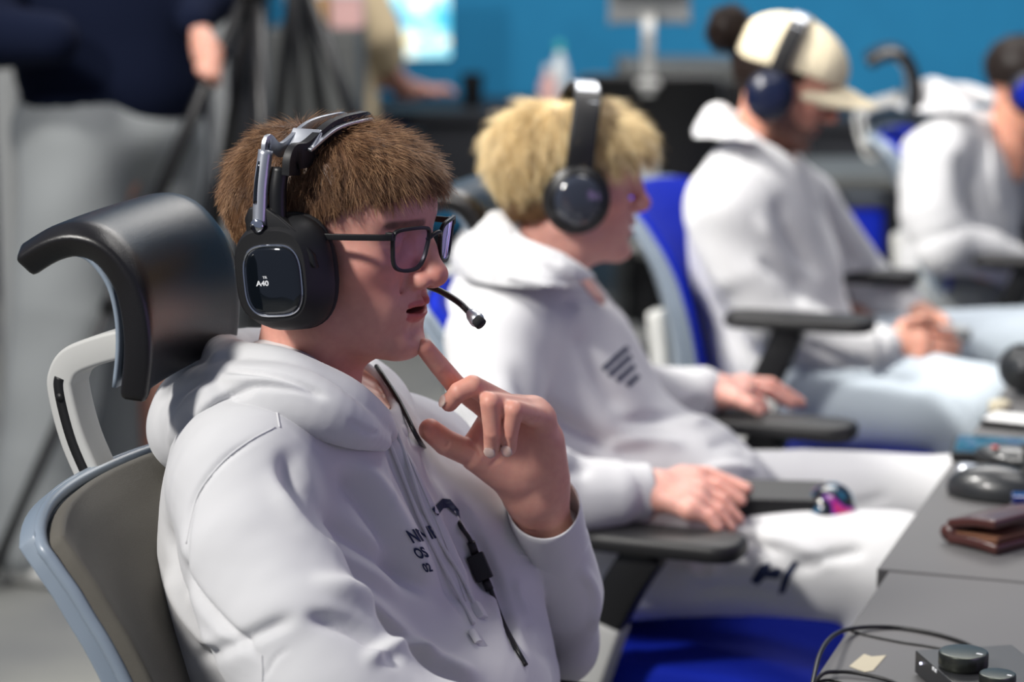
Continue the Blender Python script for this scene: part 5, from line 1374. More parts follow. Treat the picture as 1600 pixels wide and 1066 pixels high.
# ------------------------------------------------------------------ player at the right edge
p4 = thing('person', 'player with short dark hair in white hoodie at the right edge of the row', 'person', (1.20, 5.72, 0))
H4 = head_matrix(1606, 138, 5.72, -0.05, 0.30, 0.0)
tone4 = (0.70, 0.33, 0.22)
def hand4(f):
    w = at(1600, 440, 5.55); kn = px((1630, 436, 5.6), (1634, 444, 5.57), (1634, 452, 5.54), (1630, 460, 5.51))
    mid = [k+A([.035, 0, -.01]) for k in kn]; tip = [k+A([.055, 0, -.035]) for k in kn]
    bridge_hand(f, w, kn, tip, mid, [w+A([.03, .05, 0]), w+A([.06, .06, -.005]), w+A([.08, .055, -.01])]); f.cone(w, w-A([.05, 0, 0]), .026, .03, .02); return kn
body4 = body_object(p4, head_mesh(0.003, tone=tone4, neck_to=(0.008, 0, -0.19)), H4, tone4,
    [(px((1580, 210, 5.72), (1510, 300, 5.74), (1490, 400, 5.76), (1500, 460, 5.76)), [0.048, 0.09, 0.1, 0.12]), (px((1465, 250, 5.52), (1530, 240, 5.72), (1580, 250, 5.92)), 0.045),
     (px((1465, 260, 5.52), (1480, 390, 5.48), (1600, 440, 5.55)), [0.044, 0.038, 0.03]), (px((1590, 260, 5.92), (1600, 380, 5.98), (1700, 430, 5.92)), [0.044, 0.038, 0.03]),
     (px((1480, 470, 5.60), (1640, 480, 5.60), (1780, 490, 5.58)), [0.09, 0.08, 0.06]), (px((1500, 450, 5.88), (1680, 450, 5.92), (1800, 455, 5.92)), [0.09, 0.08, 0.06]),
     ([at(1780, 490, 5.58), A([1.48, 5.58, .10])], [.06, .04]), ([at(1800, 455, 5.92), A([1.60, 5.92, .10])], [.06, .04])],
    [(hand4, at(1560, 490, 5.4)-A([0, .03, .03]), at(1690, 400, 5.7)+A([0.03, .03, .04]))], (0.80, 5.2, 0), (1.95, 6.3, 1.4))
trunk4 = TRUNK
f = Field((0.80, 5.25, 0.45), (1.65, 6.25, 1.45), 0.008)
f.ell(at(1505, 310, 5.73), (0.125, 0.205, 0.175), 0, RT3); f.ell(at(1495, 400, 5.75), (0.145, 0.20, 0.19), 0.06, RT3); f.ell(at(1500, 450, 5.76), (0.15, 0.2, 0.13), 0.06, RT3)
f.path(px((1458, 245, 5.54), (1490, 215, 5.64), (1540, 215, 5.80), (1590, 240, 5.92)), [0.070, 0.066, 0.064, 0.064], 0.05)
f.path(px((1455, 260, 5.52), (1455, 330, 5.48), (1475, 385, 5.45)), [0.074, 0.070, 0.064], 0.03); f.path(px((1475, 388, 5.45), (1540, 395, 5.50), (1600, 425, 5.54)), [0.064, 0.058, 0.05], 0.02)
f.path(px((1595, 255, 5.92), (1610, 330, 5.98), (1660, 400, 5.95)), [0.07, 0.066, 0.06], 0.03)
P, F = f.mesh(2); P = wobble(P, F, 0.005, 18, 24)
P = sculpt(P, F, [([(1500, 230), (1505, 300), (1530, 360)], 9, -0.014), ([(1540, 240), (1560, 320), (1590, 370)], 8, 0.008), ([(1400, 390), (1460, 370), (1520, 350)], 8, -0.008)])
hoodie4 = obj('hoodie', P, F, 'white_fleece', p4); tr4 = tree_of(P, F)
f = Field((0.75, 5.35, 1.05), (1.45, 6.1, 1.52), 0.005)
f.path(px((1470, 160, 5.84), (1455, 155, 5.70), (1485, 178, 5.60), (1530, 205, 5.58), (1575, 238, 5.62)), [0.048, 0.052, 0.046, 0.036, 0.016], 0.02, n=20)
f.path(px((1440, 190, 5.80), (1432, 186, 5.68), (1465, 210, 5.57), (1520, 238, 5.56)), [0.050, 0.054, 0.046, 0.030], 0.02, n=20)
f.path(px((1470, 160, 5.84), (1510, 160, 5.88), (1560, 180, 5.86), (1600, 230, 5.76)), [0.048, 0.044, 0.036, 0.022], 0.02, n=20)
f.path(px((1585, 130, 5.72), (1560, 260, 5.74)), 0.044, 0.008, op='cut')
P, F = f.mesh(2); obj('hood', wobble(P, F, 0.003, 30, 2), F, 'white_fleece', hoodie4)
for q in ([(1545, 215), (1550, 260), (1558, 320)], [(1578, 215), (1584, 270), (1592, 330)]):
    V, F = tube(on_cloth(tr4, q, .005, 5.6), .004, n=12, seg=6); MB().add(V, F).build('drawstring', 'white_fleece', hoodie4)
f = Field((0.90, 5.25, 0.05), (1.95, 6.2, 0.75), 0.010)
f.path(px((1480, 470, 5.60), (1640, 480, 5.60), (1780, 490, 5.58)), [0.11, 0.095, 0.08], 0.05); f.path(px((1500, 450, 5.88), (1680, 450, 5.92), (1800, 455, 5.92)), [0.11, 0.09, 0.08], 0.05)
f.path([at(1780, 490, 5.58), A([1.48, 5.58, .10])], [.08, .07], .02); f.path([at(1800, 455, 5.92), A([1.60, 5.92, .10])], [.08, .07], .02)
P, F = f.mesh(2); obj('trousers', P, F, 'grey_fleece', p4); tuck(body4, trunk4, [tr4, tree_of(P, F)])
def shell4():
    f = Field((-0.14, -0.1, -0.07), (0.13, 0.1, 0.15), 0.003); f.ell((-0.014, 0, 0.040), (0.101, 0.076, 0.080), 0); f.ell((0.03, 0, 0.06), (0.068, 0.062, 0.046), 0.03)
    P, F = f.mesh(2); x, y, z = P.T; keep = z > np.interp(x, [-0.12, -0.05, 0.0, 0.03, 0.08], [-0.02, -0.01, 0.02, 0.05, 0.065])
    F = F[keep[F].all(1)]; used = np.unique(F); mp = np.full(len(P), -1); mp[used] = np.arange(len(used)); return P[used], mp[F]
hair_object(H4, p4, 'dark_hair', shell4(), 9, 6000, lambda p: p-A([-0.03, 0, 0.12]), lambda p: 0*p[:, 0]+0.012, lambda p: 0*p[:, 0]+0.5, lambda P: np.ones(len(P)), thick=0.0005)
round_headset(H4, 'blue and black headset on the player at the right edge', 'navy_plastic', 'blue_fabric', r0=0.044, band=0.014)

# ------------------------------------------------------------------ standing person with the tripod
p5 = thing('person', 'standing person in navy sweater and baggy grey sweatpants, seen from the chest down', 'person', (-0.90, 5.45, 0))
tone5 = (0.52, 0.27, 0.20)
H5 = mk(np.array(Matrix.Rotation(0.4, 3, 'Z')), A([-0.98, 5.5, 1.66]))
def hand5(f):
    w = at(318, 70, 5.30); kn = px((318, 92, 5.24), (326, 96, 5.22), (334, 100, 5.22), (340, 104, 5.23))
    mid = px((312, 108, 5.20), (320, 114, 5.19), (330, 118, 5.19), (338, 120, 5.20)); tip = px((318, 120, 5.25), (326, 126, 5.25), (334, 130, 5.25), (341, 130, 5.25))
    f.ell(at(325, 84, 5.26), (.035, .025, .035), .012)
    bridge_hand(f, w, kn, tip, mid, px((338, 86, 5.26), (346, 98, 5.24), (346, 112, 5.22))); f.cone(w, at(300, 20, 5.35), .026, .03, .02); return kn
body_object(p5, head_mesh(0.0035, tone=tone5), H5, tone5,
    [([A([-0.99, 5.5, 1.52]), A([-0.98, 5.5, 1.3]), A([-0.95, 5.5, .95])], [.055, .10, .12]), ([A([-0.95, 5.5, .95]), A([-1.02, 5.42, .5]), A([-1.06, 5.40, .10])], [.08, .055, .04]),
     ([A([-0.88, 5.6, .95]), A([-0.84, 5.62, .5]), A([-0.84, 5.62, .10])], [.08, .055, .04]), ([A([-1.15, 5.4, 1.42]), A([-1.16, 5.25, 1.24]), A([-0.98, 5.18, 1.24])], [.05, .042, .032]),
     ([A([-0.80, 5.55, 1.42]), A([-0.70, 5.45, 1.32]), at(300, 20, 5.35)], [.05, .042, .032])],
    [(hand5, at(285, 150, 5.15)-A([0, 0, 0]), at(360, 10, 5.40)+A([0, .03, .03]))], (-1.5, 5.0, 0.0), (-0.4, 5.9, 1.75))
f = Field((-1.45, 5.0, 0.80), (-0.45, 5.95, 1.68), 0.010)
f.ell(at(175, 60, 5.5), (.225, .165, .24), 0); f.ell((-0.93, 5.5, 1.33), (.21, .15, .22), .06); f.ell(at(180, 130, 5.5), (.215, .165, .16), .05)
f.path([A([-1.14, 5.45, 1.42]), A([-1.16, 5.28, 1.24]), A([-0.98, 5.20, 1.24])], [.085, .08, .06], .03)
f.path([A([-0.76, 5.52, 1.42]), A([-0.66, 5.45, 1.34]), at(305, 30, 5.34)], [.08, .075, .05], .03)
f.ell((-0.98, 5.5, 1.60), (.07, .07, .08), .01, op='cut')
P, F = f.mesh(2); P = wobble(P, F, .008, 14, 31); obj('sweater', P, F, 'navy_fleece', p5)
f = Field((-1.45, 5.0, 0.04), (-0.45, 5.95, 1.08), 0.010)
f.ell(at(165, 200, 5.5), (.215, .16, .12), 0)
f.path(px((120, 220, 5.42), (100, 480, 5.38), (70, 700, 5.36), (50, 845, 5.35)), [.135, .115, .105, .095], .05)
f.path(px((235, 220, 5.60), (225, 450, 5.66), (200, 620, 5.68), (195, 800, 5.68)), [.130, .110, .100, .085], .05)
P, F = f.mesh(2); P = wobble(P, F, .010, 12, 33); obj('sweatpants', P, F, 'grey_fleece', p5)
mat('shoe_white', (0.62, 0.62, 0.60), 0.6)
for c, a in ((at(62, 888, 5.32), -0.3), (at(205, 850, 5.66), -0.2)):
    f = Field((c[0]-.2, c[1]-.2, -.01), (c[0]+.25, c[1]+.2, .16), .005); d = A([math.cos(a), math.sin(a), 0])
    c0 = A([c[0], c[1], 0])
    f.ell(c0+d*.02+A([0, 0, .035]), (.05, .045, .035), 0); f.path([c0-d*.08+A([0, 0, .045]), c0+d*.05+A([0, 0, .042]), c0+d*.13+A([0, 0, .032])], [.045, .042, .034], .02); f.cone(c0-d*.07+A([0, 0, .05]), c0-d*.07+A([0, 0, .10]), .045, .045, .02)
    f.ell(c0+A([0, 0, -.05]), (.4, .4, .05), 0, op='cut')
    P, F = f.mesh(2); obj('shoe', P, F, 'shoe_white', p5)

def tripod(label, apex, feet, name='tripod', top=0.16):
    t = thing(name, label, 'tripod', (apex[0], apex[1], 0), 0, None)
    for ft in feet:
        m = apex+(ft-apex)*0.52; d = nrm(ft-apex)
        V, F = tube([apex+d*.03, m], .0165, seg=10); lg = MB().add(V, F).build('leg', 'black_plastic', t)
        V, F = tube([m, ft], .012, seg=10); MB().add(V, F).build('lower_leg', 'dark_metal', lg)
        V, F = tube([m-d*.03, m+d*.03], .021, seg=10); MB().add(V, F).build('leg_clamp', 'black_plastic', lg)
        V, F = lathe([(.012, 0), (.018, .004), (.016, .025), (.010, .035)], A([ft[0], ft[1], 0]), seg=14); MB().add(V, F).build('foot', 'black_plastic', lg)
    V, F = lathe([(.035, -.05), (.045, -.03), (.045, .02), (.03, .04)], apex, seg=20); MB().add(V, F).build('crown', 'black_plastic', t)
    V, F = tube([apex-A([0, 0, .42]), apex+A([0, 0, .20])], .013, seg=10); MB().add(V, F).build('centre_column', 'dark_metal', t)
    V, F = box(apex+A([0, 0, .24]), (.10, .08, .06)); MB().add(V, F).build('tripod_head', 'black_plastic', t, bevel=.01)
mat('dark_metal', (0.025, 0.025, 0.027), 0.5)
ap = at(452, -130, 5.40)
def foot(pxl, py): 
    q = on_z(pxl, py, 0.0); q[2] = .01; return q
fa = at(-10, 930, 5.05); fa = on_z(2, 893, 0.01)
tripod('black tripod standing beside the person in the navy sweater', at(418, -70, 5.30), [fa, at(418, -70, 5.30)+(at(545, 172, 5.55)-at(418, -70, 5.30))*3.6*0.98, at(418, -70, 5.30)+(at(262, 330, 5.75)-at(418, -70, 5.30))*2.2], top=.1) if False else None
def leg_to_floor(a, b):
    """continue the line a-b down to the floor"""
    d = b-a; return a+d*((0.01-a[2])/d[2])
a1 = at(400, -40, 5.28)
tripod('black tripod held beside the person in the navy sweater', a1, [leg_to_floor(a1, at(250, 300, 5.27)), leg_to_floor(a1, at(352, 260, 5.50)), leg_to_floor(a1, at(415, 280, 5.15))])
a2 = at(462, -60, 6.3)
tripod('taller black tripod between the navy sweater and the man in tan', a2, [leg_to_floor(a2, at(552, 185, 6.25)), leg_to_floor(a2, at(437, 170, 6.55)), leg_to_floor(a2, at(500, 150, 6.6))])

# ------------------------------------------------------------------ far desks along the blue wall
def far_desk(lo, hi, z, label, m='dark_furniture'):
    c = (A(lo)+A(hi))/2; t = thing('long_desk', label, 'desk', (c[0], c[1], 0))
    w, d = hi[0]-lo[0], hi[1]-lo[1]
    MB().add(*box((0, 0, z-.02), (w, d, .04))).build('desktop', m, t, world=False, smooth=False, bevel=.004)
    MB().add(*box((0, -d/2+.04, .53), (w-.1, .02, .34))).build('front_panel', 'dark_furniture', t, world=False, smooth=False)
    for x in (-w/2+.06, w/2-.06):
        for y in (-d/2+.08, d/2-.08): MB().add(*box((x, y, (z-.04)/2), (.05, .05, z-.04))).build('leg', 'dark_furniture', t, world=False, smooth=False)
    return t
far_desk((-0.92, 9.25), (0.55, 9.95), .74, 'dark desk against the blue wall under the glowing screen')
far_desk((0.62, 8.9), (2.3, 9.6), .74, 'dark desk against the blue wall behind the empty chair')
far_desk((0.95, 7.35), (2.4, 7.95), .70, 'grey desk between the capped player and the blue wall', 'mid_grey')
mat('screen_picture', (0.01, 0.01, 0.01), 0.2)
def screen_mat():
    m = MAT['screen_picture']; nt = m.node_tree; b = nt.nodes['Principled BSDF']
    tc = nt.nodes.new('ShaderNodeTexCoord'); n = nt.nodes.new('ShaderNodeTexNoise'); n.inputs['Scale'].default_value = 7; n.inputs['Detail'].default_value = 2; n.inputs['Distortion'].default_value = 1.0
    r = nt.nodes.new('ShaderNodeValToRGB'); e = r.color_ramp.elements
    e[0].position = .30; e[0].color = (0.02, 0.18, 0.55, 1); e[1].position = .72; e[1].color = (1.0, .55, .18, 1)
    for p, c in ((.42, (.10, .60, .80, 1)), (.50, (.45, .85, .95, 1)), (.57, (.9, .95, .9, 1)), (.64, (.95, .8, .35, 1))):
        x = e.new(p); x.color = c
    nt.links.new(tc.outputs['Object'], n.inputs['Vector']); nt.links.new(n.outputs[0], r.inputs[0]); nt.links.new(r.outputs[0], b.inputs['Emission Color']); b.inputs['Emission Strength'].default_value = 1.7
screen_mat()
def monitor(c, w, h, yaw, z0, label, lit=True, tilt=0.0):
    t = thing('monitor', label, 'monitor', (c[0], c[1], z0), yaw)
    L = lambda b, n, m, **k: b.build(n, m, t, world=False, **k)
    zc = c[2]-z0; n = 17; v = np.linspace(-1, 1, n); G = np.zeros((5, n, 3)); G[:, :, 1] = v[None]*w/2; G[:, :, 0] = .03*(v**2)[None]; G[:, :, 2] = zc+np.linspace(-1, 1, 5)[:, None]*h/2
    V, F = sheet(G, .03); L(MB().add(V, F), 'casing', 'black_plastic', smooth=False)
    G2 = G+A([.0165, 0, 0]); G2[:, :, 1] *= .98; G2[:, :, 2] = zc+(G2[:, :, 2]-zc)*.96; V, F = sheet(G2, .002); L(MB().add(V, F), 'screen', 'screen_picture' if lit else 'gloss_black', smooth=False)
    V, F = tube([(-.03, 0, zc), (-.06, 0, zc-.1), (-.06, 0, .01)], .018, seg=10); L(MB().add(V, F), 'stand', 'black_plastic')
    V, F = lathe([(.11, 0), (.11, .008), (.02, .016)], (-.05, 0, 0)); L(MB().add(V, F), 'stand_foot', 'black_plastic')
mc = at(592, 22, 9.65)
monitor(A([mc[0]-.02, 9.6, mc[2]+.03]), .62, .42, -math.pi/2+.35, .74, 'lit curved screen with a bright blue and orange game picture')
# man in tan
p6 = thing('person', 'person in tan shirt seated at the lit screen with forearm on the desk', 'person', (-0.55, 8.85, 0))
H6 = mk(np.array(Matrix.Rotation(1.0, 3, 'Z')), at(545, -60, 8.9))
def hand6(f):
    w = at(655, 140, 9.28); kn = [w+A([.07, .03*i-.03, .0]) for i in (2, 1, 0, -.5)]; mid = [k+A([.035, 0, .005]) for k in kn]; tip = [k+A([.06, 0, -.012]) for k in kn]
    bridge_hand(f, w, kn, tip, mid, [w+A([.03, -.05, 0]), w+A([.06, -.06, -.005]), w+A([.08, -.05, -.01])]); return kn
body_object(p6, head_mesh(0.004, tone=tone5), H6, (0.70, 0.34, 0.24),
    [(px((540, 0, 8.9), (530, 60, 8.85), (520, 190, 8.85)), [.06, .11, .12]), (px((575, 65, 8.75), (600, 105, 8.85), (632, 140, 9.10), (655, 140, 9.28)), [.050, .047, .045, .034]),
     (px((500, 20, 9.1), (520, 100, 9.3), (600, 130, 9.4)), [.05, .045, .03]), (px((510, 220, 8.85), (600, 230, 9.1)), .08), ([at(600, 230, 9.1), A([-.40, 9.15, .08])], [.07, .04])],
    [(hand6, at(640, 165, 9.15), at(720, 110, 9.45))], (-1.1, 8.5, 0.0), (0.1, 9.7, 1.6))
f = Field((-1.2, 8.4, .45), (0.0, 9.4, 1.65), .014)
f.ell(at(535, 50, 8.85), (.17, .20, .26), 0); f.ell(at(520, 170, 8.85), (.17, .20, .22), .06); f.path(px((560, 0, 8.72), (585, 50, 8.74), (598, 85, 8.80)), [.10, .095, .078], .03); f.path(px((500, 0, 9.0), (520, 60, 9.2)), [.09, .08], .03)
P, F = f.mesh(2); obj('shirt', wobble(P, F, .008, 12, 41), F, 'tan_cotton', p6)
f = Field((-1.1, 8.4, .04), (0.1, 9.5, .75), .016)
f.path(px((510, 215, 8.80), (610, 228, 9.1)), .10, .04); f.cone(at(610, 228, 9.1), A([-.40, 9.15, .08]), .09, .06, .02)
P, F = f.mesh(2); obj('trousers', P, F, 'navy_fleece', p6)
make_chair((-0.66, 8.82, 0), 0.7, 'dark office chair under the person in tan', 'black_fabric', None, headrest=False, frame_m='dark_furniture')
make_chair((at(1020, 200, 7.75)[0], 7.95, 0), 1.50, 'empty chair with pale headrest seen from behind, near the blue wall', 'black_fabric', None, frame_m='steel_grey', head_fab='steel_grey', hz=.055, shell_m='matte_black_plastic')
# small things on the far desk
def cup_(c, r, h, m, label):
    V, F = lathe([(r*.8, 0), (r*.86, h*.1), (r, h), (r*.93, h), (r*.8, h*.08), (.001, h*.07)], c, seg=24)
    set_props(MB().add(V, F).build('cup', m, autosmooth=.6), label, 'cup')
mat('teal_plastic', (.05, .45, .42), .4); mat('red_paint', (.6, .08, .06), .4); mat('pale_pink', (.75, .45, .42), .5); mat('water_clear', (.75, .82, .85), .15, spec=.6)
c = at(738, 165, 9.45); c[2] = .74; cup_(c, .045, .13, 'black_plastic', 'black cup on the far desk right of the lit screen')
def bottle(c, m, capm, label, r=.035, h=.19):
    t = thing('bottle', label, 'bottle', tuple(c))
    V, F = lathe([(r*.9, 0), (r, .01), (r, h*.62), (r*.45, h*.82), (r*.4, h*.9)], c, seg=24); MB().add(V, F).build('bottle_body', m, t)
    V, F = lathe([(r*.5, h*.88), (r*.5, h), (r*.4, h*1.02)], c, seg=20); MB().add(V, F).build('bottle_cap', capm, t, autosmooth=.6)
for x_, m_, c_, l_ in ((856, 'pale_pink', 'print_white', 'pale pink bottle on the far desk behind the blond head'), (874, 'water_clear', 'teal_plastic', 'clear bottle with teal cap on the far desk')):
    q = at(x_, 150, 9.1+(.14 if x_ == 874 else 0)); q[2] = .74; bottle(q, m_, c_, l_, h=.26 if x_ == 874 else .18)
q = at(905, 140, 9.1); q[2] = .74; cup_(q, .05, .10, 'tan_cotton', 'tan cup on the far desk beside the clear bottle')
# grey equipment behind the empty chair
def pc_case(c, size, label, rotz=0.0):
    t = thing('computer_case', label, 'computer', tuple(c), rotz); w, d, h = size
    MB().add(*box((0, 0, h/2), size)).build('case_body', 'mid_grey', t, world=False, smooth=False, bevel=.012)
    MB().add(*box((0, -d/2-.004, h/2), (w*.86, .012, h*.88))).build('front_panel', 'matte_black_plastic', t, world=False, smooth=False, bevel=.004)
    V, F = lathe([(w*.34, -.004), (w*.36, 0), (w*.34, .006), (w*.24, .006), (w*.22, 0)], (0, -d/2-.012, h*.42), rot((1, 0, 0), math.pi/2), 32); MB().add(V, F).build('fan_ring', 'steel_grey', t, world=False)
pc_case((at(1075, 200, 8.0)[0]+.02, 8.55, .0), (.46, .5, .98), 'tall grey computer case behind the empty chair')
monitor(A([at(1250, 200, 7.7)[0]+.1, 7.75, 1.02-.05]), .5, .30, math.pi/2+.1, .70, 'dark monitor seen from behind on the grey desk', lit=False) if False else None
# cabinets and stored gear in the dim left of the room
def cabinet(lo, hi, label, m, doors=2):
    lo = A(lo, float) if False else np.asarray(lo, float); hi = np.asarray(hi, float); c = (lo+hi)/2; w, d, h = hi-lo
    t = thing('cabinet', label, 'cabinet', (c[0], c[1], lo[2]))
    MB().add(*box((0, 0, h/2), (w, d, h))).build('cabinet_body', m, t, world=False, smooth=False, bevel=.008)
    for i in range(doors):
        dr = MB().add(*box((-w/2+w*(i+.5)/doors, -d/2-.009, h/2), (w/doors-.012, .018, h-.06))).build('door', m, t, world=False, smooth=False, bevel=.004)
        V, F = tube([(-w/2+w*(i+.8)/doors, -d/2-.03, h*.45), (-w/2+w*(i+.8)/doors, -d/2-.03, h*.6)], .008); MB().add(V, F).build('handle', 'steel_grey', dr, world=False)
cabinet((-3.3, 9.35, 0), (-0.98, 9.95, 2.0), 'tall black storage cabinet in the dim left corner', 'dark_furniture', 4)
x0 = at(415, 90, 7.9)[0]; x1 = at(560, 90, 7.9)[0]
cabinet((x0, 7.9, 0), (x1, 8.35, 1.12), 'waist-high grey cabinet behind the tripods', 'mid_grey', 2)
def carton(lo, size, m, label, flap=True, name='storage_box'):
    lo = np.asarray(lo, float); size = np.asarray(size, float); t = thing(name, label, 'box', tuple(lo+A([size[0]/2, size[1]/2, 0])))
    MB().add(*box((0, 0, size[2]*.45), size*A([1, 1, .9]))).build('box_body', m, t, world=False, smooth=False, bevel=.006)
    MB().add(*box((0, 0, size[2]*.93), (size[0]*1.04, size[1]*1.04, size[2]*.12))).build('lid', 'print_white', t, world=False, smooth=False, bevel=.004)
mat('orange_card', (.62, .36, .14), .8)
carton((x0+.06, 7.95, 1.12), (.13, .2, .12), 'orange_card', 'orange box with white lid on the grey cabinet, nearer the left'); carton((x0+.21, 7.95, 1.12), (.10, .2, .12), 'pale_pink', 'small pink box with white lid on the grey cabinet, nearer the right')
V, F = tube([A([-1.62, 6.0, 0.02]), A([-1.33, 6.05, 1.0]), A([-1.30, 6.05, 2.0])], .035, seg=12)
def pole(x, y, label, m, r=.03, h=2.1):
    t = thing('light_stand', label, 'stand', (x, y, 0))
    V, F = lathe([(r, .02), (r, h)], (0, 0, 0), seg=16); MB().add(V, F).build('pole', m, t, world=False, autosmooth=.6)
    V, F = lathe([(.17, 0), (.17, .015), (r, .03)], (0, 0, 0), seg=32); MB().add(V, F).build('base', m, t, world=False, autosmooth=.6)
pole(at(8, 100, 5.9)[0], 5.9, 'pale grey floor-standing pole at the left edge', 'steel_grey')
pole(at(345, 250, 6.6)[0], 6.6, 'pale grey floor-standing pole behind the tripod leg', 'steel_grey', r=.022)

t = thing('storage_bin', 'tall blue bin before the grey desk, right of the player in the cap', 'bin', (at(1346, 350, 7.2)[0], 7.2, 0))
V, F = prism(rrect(.11, .22, .03), .64, np.eye(3), (0, 0, .32)); MB().add(V, F).build('bin_body', 'blue_fabric', t, world=False, bevel=.008)
V, F = prism(rrect(.12, .23, .03), .03, np.eye(3), (0, 0, .65)); MB().add(V, F).build('lid', 'dark_furniture', t, world=False, bevel=.008)

# ------------------------------------------------------------------ things on the players' desks
YD = math.atan2(FD[1], FD[0])
def onfr(t): return lambda b, n, m, par=None, **k: b.build(n, m, par or t, world=False, **k)
# volume mixer with two knobs
a, b_, = on_z(1430, 1016, .745+.026), on_z(1535, 1108, .745+.026)
ux = nrm(A([b_[0]-a[0], b_[1]-a[1], 0])); uy = A([-ux[1], ux[0], 0])            # front face direction, away
yaw = math.atan2(ux[1], ux[0]); t = thing('volume_mixer', 'black desktop volume mixer with a large and a small round knob', 'mixer', (a[0], a[1], .745), yaw); L = onfr(t)
mat('mixer_shell', (.022, .023, .025), .42); mat('knob_metal', (.075, .082, .070), .28, metal=.85)
V, F = prism([(0, 0), (.145, 0), (.145, .105), (0, .105)], .024, np.eye(3), (0, 0, .014)); body = L(MB().add(V, F), 'mixer_body', 'mixer_shell', bevel=.0015, smooth=False)
for x in (.015, .13):
    for y in (.015, .09): L(MB().add(*box((x, y, .001), (.012, .012, .004))), 'foot', 'black_fabric', smooth=False)
def w2l(p):
    d = p-A([a[0], a[1], .745]); return A([d@ux, d@uy, d[2]])
k1 = w2l(on_z(1506, 1010, .745+.048)); k2 = w2l(on_z(1559, 1050, .745+.040))
for (k, r, h, nm) in ((k1, .0250, .0175, 'volume_knob'), (k2, .0180, .013, 'balance_knob')):
    V, F = lathe([(r*.94, 0), (r*.97, .001), (r, h*.2), (r, h*.86), (r*.975, h*.93), (r*.93, h*.965), (r*.9, h*.97), (0.001, h*.97)], (k[0], k[1], .026), seg=72)
    kb = L(MB().add(V, F), nm, 'knob_metal', autosmooth=.5)
    dd = rot((0, 0, 1), -yaw)@A([.8, -.6, 0]); dd = nrm(dd)
    L(MB().add(*box((k[0]+dd[0]*r*.70, k[1]+dd[1]*r*.70, .026+h*.975), (r*.26, .0022, .0008), frame(dd))), 'pointer_mark', 'print_white', kb, smooth=False)
mat('led_white', (.8, .8, .9), .4, emit=((.75, .75, 1.0), 3))
V, F = lathe([(.0012, -.001), (.0012, .001)], (.020, -.0008, .018), rot((1, 0, 0), math.pi/2), 16); L(MB().add(V, F), 'status_light', 'led_white', body)
for x in (.055, .062): L(MB().add(*box((x, -.0004, .0235), (.0045, .0012, .003))), 'front_legend', 'print_white', body, smooth=False)
V, F = lathe([(.0034, 0), (.0034, .0008)], (w2l(on_z(1508, 1056, .761))[0], w2l(on_z(1508, 1056, .761))[1], .0258), seg=20); L(MB().add(V, F), 'button', 'gloss_black', body)
# tape
mat('masking_tape', (.50, .45, .33), .8)
q = [on_z(x, y, .7457) for x, y in ((1327, 1041), (1350, 1022), (1362, 1026), (1385, 1024), (1364, 1048), (1352, 1050), (1340, 1046))]
n = len(q); V = np.array(q+[p-A([0, 0, .0005]) for p in q]); F = [tuple(range(n))[::-1], tuple(range(n, 2*n))]+[(i, (i+1) % n, n+(i+1) % n, n+i) for i in range(n)]
set_props(obj('tape', V, F, 'masking_tape', smooth=False), 'torn strip of beige tape stuck on the nearest desk', 'tape')
# cables
def cable(pts, r, label, m='black_plastic', z=.745):
    P = [on_z(x, y, z+r+dz) for x, y, dz in pts]
    V, F = tube(P, r, n=len(P)*14, seg=10); set_props(MB().add(V, F).build('cable', m), label, 'cable')
cable([(1262, 1110, .0), (1270, 1066, .012), (1282, 1020, .02), (1303, 993, .014), (1335, 982, .004), (1390, 980, 0), (1450, 988, 0), (1500, 1002, 0), (1540, 1020, 0), (1620, 1048, 0)], .0024, 'black cable arching over the edge of the nearest desk beyond the tape')
cable([(1255, 1110, -.02), (1280, 1058, .004), (1310, 1050, .003), (1350, 1054, .002), (1400, 1068, 0), (1450, 1100, 0)], .0022, 'black cable curling on the desk in front of the tape')
cable([(1330, 986, 0), (1360, 994, 0), (1410, 1004, 0), (1450, 1010, 0), (1500, 1020, 0)], .0013, 'thin dark wire running to the back of the volume mixer')
cable([(1268, 1068, .0), (1300, 1063, .0), (1350, 1082, 0)], .0013, 'thin dark wire at the bottom edge of the desk')
# wallet
mat('brown_leather', (.055, .014, .011), .32, bump=(500, .3, .001), coat=.3)
mat('leather_edge', (.26, .12, .07), .45)
a = on_z(1478, 850, .747); b_ = on_z(1543, 868, .747); ux = nrm(A([b_[0]-a[0], b_[1]-a[1], 0])); yaw = math.atan2(ux[1], ux[0])+.05
t = thing('wallet', 'brown leather bifold wallet lying half open on the desk beyond the seam', 'wallet', (a[0], a[1], .747), yaw); L = onfr(t)
def flap(z0, tilt, y1, x1, nm, z1=.009):
    G = np.zeros((12, 14, 3)); u = np.linspace(0, 1, 12)[:, None]; v = np.linspace(0, 1, 14)[None]
    G[:, :, 0] = u*x1; G[:, :, 1] = v*y1; G[:, :, 2] = z0+tilt*u-.010*v*(1-u)*0+.003*np.sin(u*3.1)
    V, F = sheet(G, z1); return L(MB().add(V, F), nm, 'brown_leather', bevel=.003)
lo = flap(.0065, 0.0, .118, .078, 'lower_cover', .012); up = flap(.0250, .013, .116, .074, 'upper_cover', .011)
for i, z in enumerate((.0125, .0150)): L(MB().add(*box((.040, .058, z+.002+.001*i), (.070, .108, .0016), rot((0, 1, 0), -.06))), 'card_sleeve', 'leather_edge', smooth=False)
V, F = tube([(0.000, .002, .0135), (-.002, .058, .0145), (0, .116, .0135)], .0110, seg=10, n=10); L(MB().add(V, F), 'spine_fold', 'brown_leather')
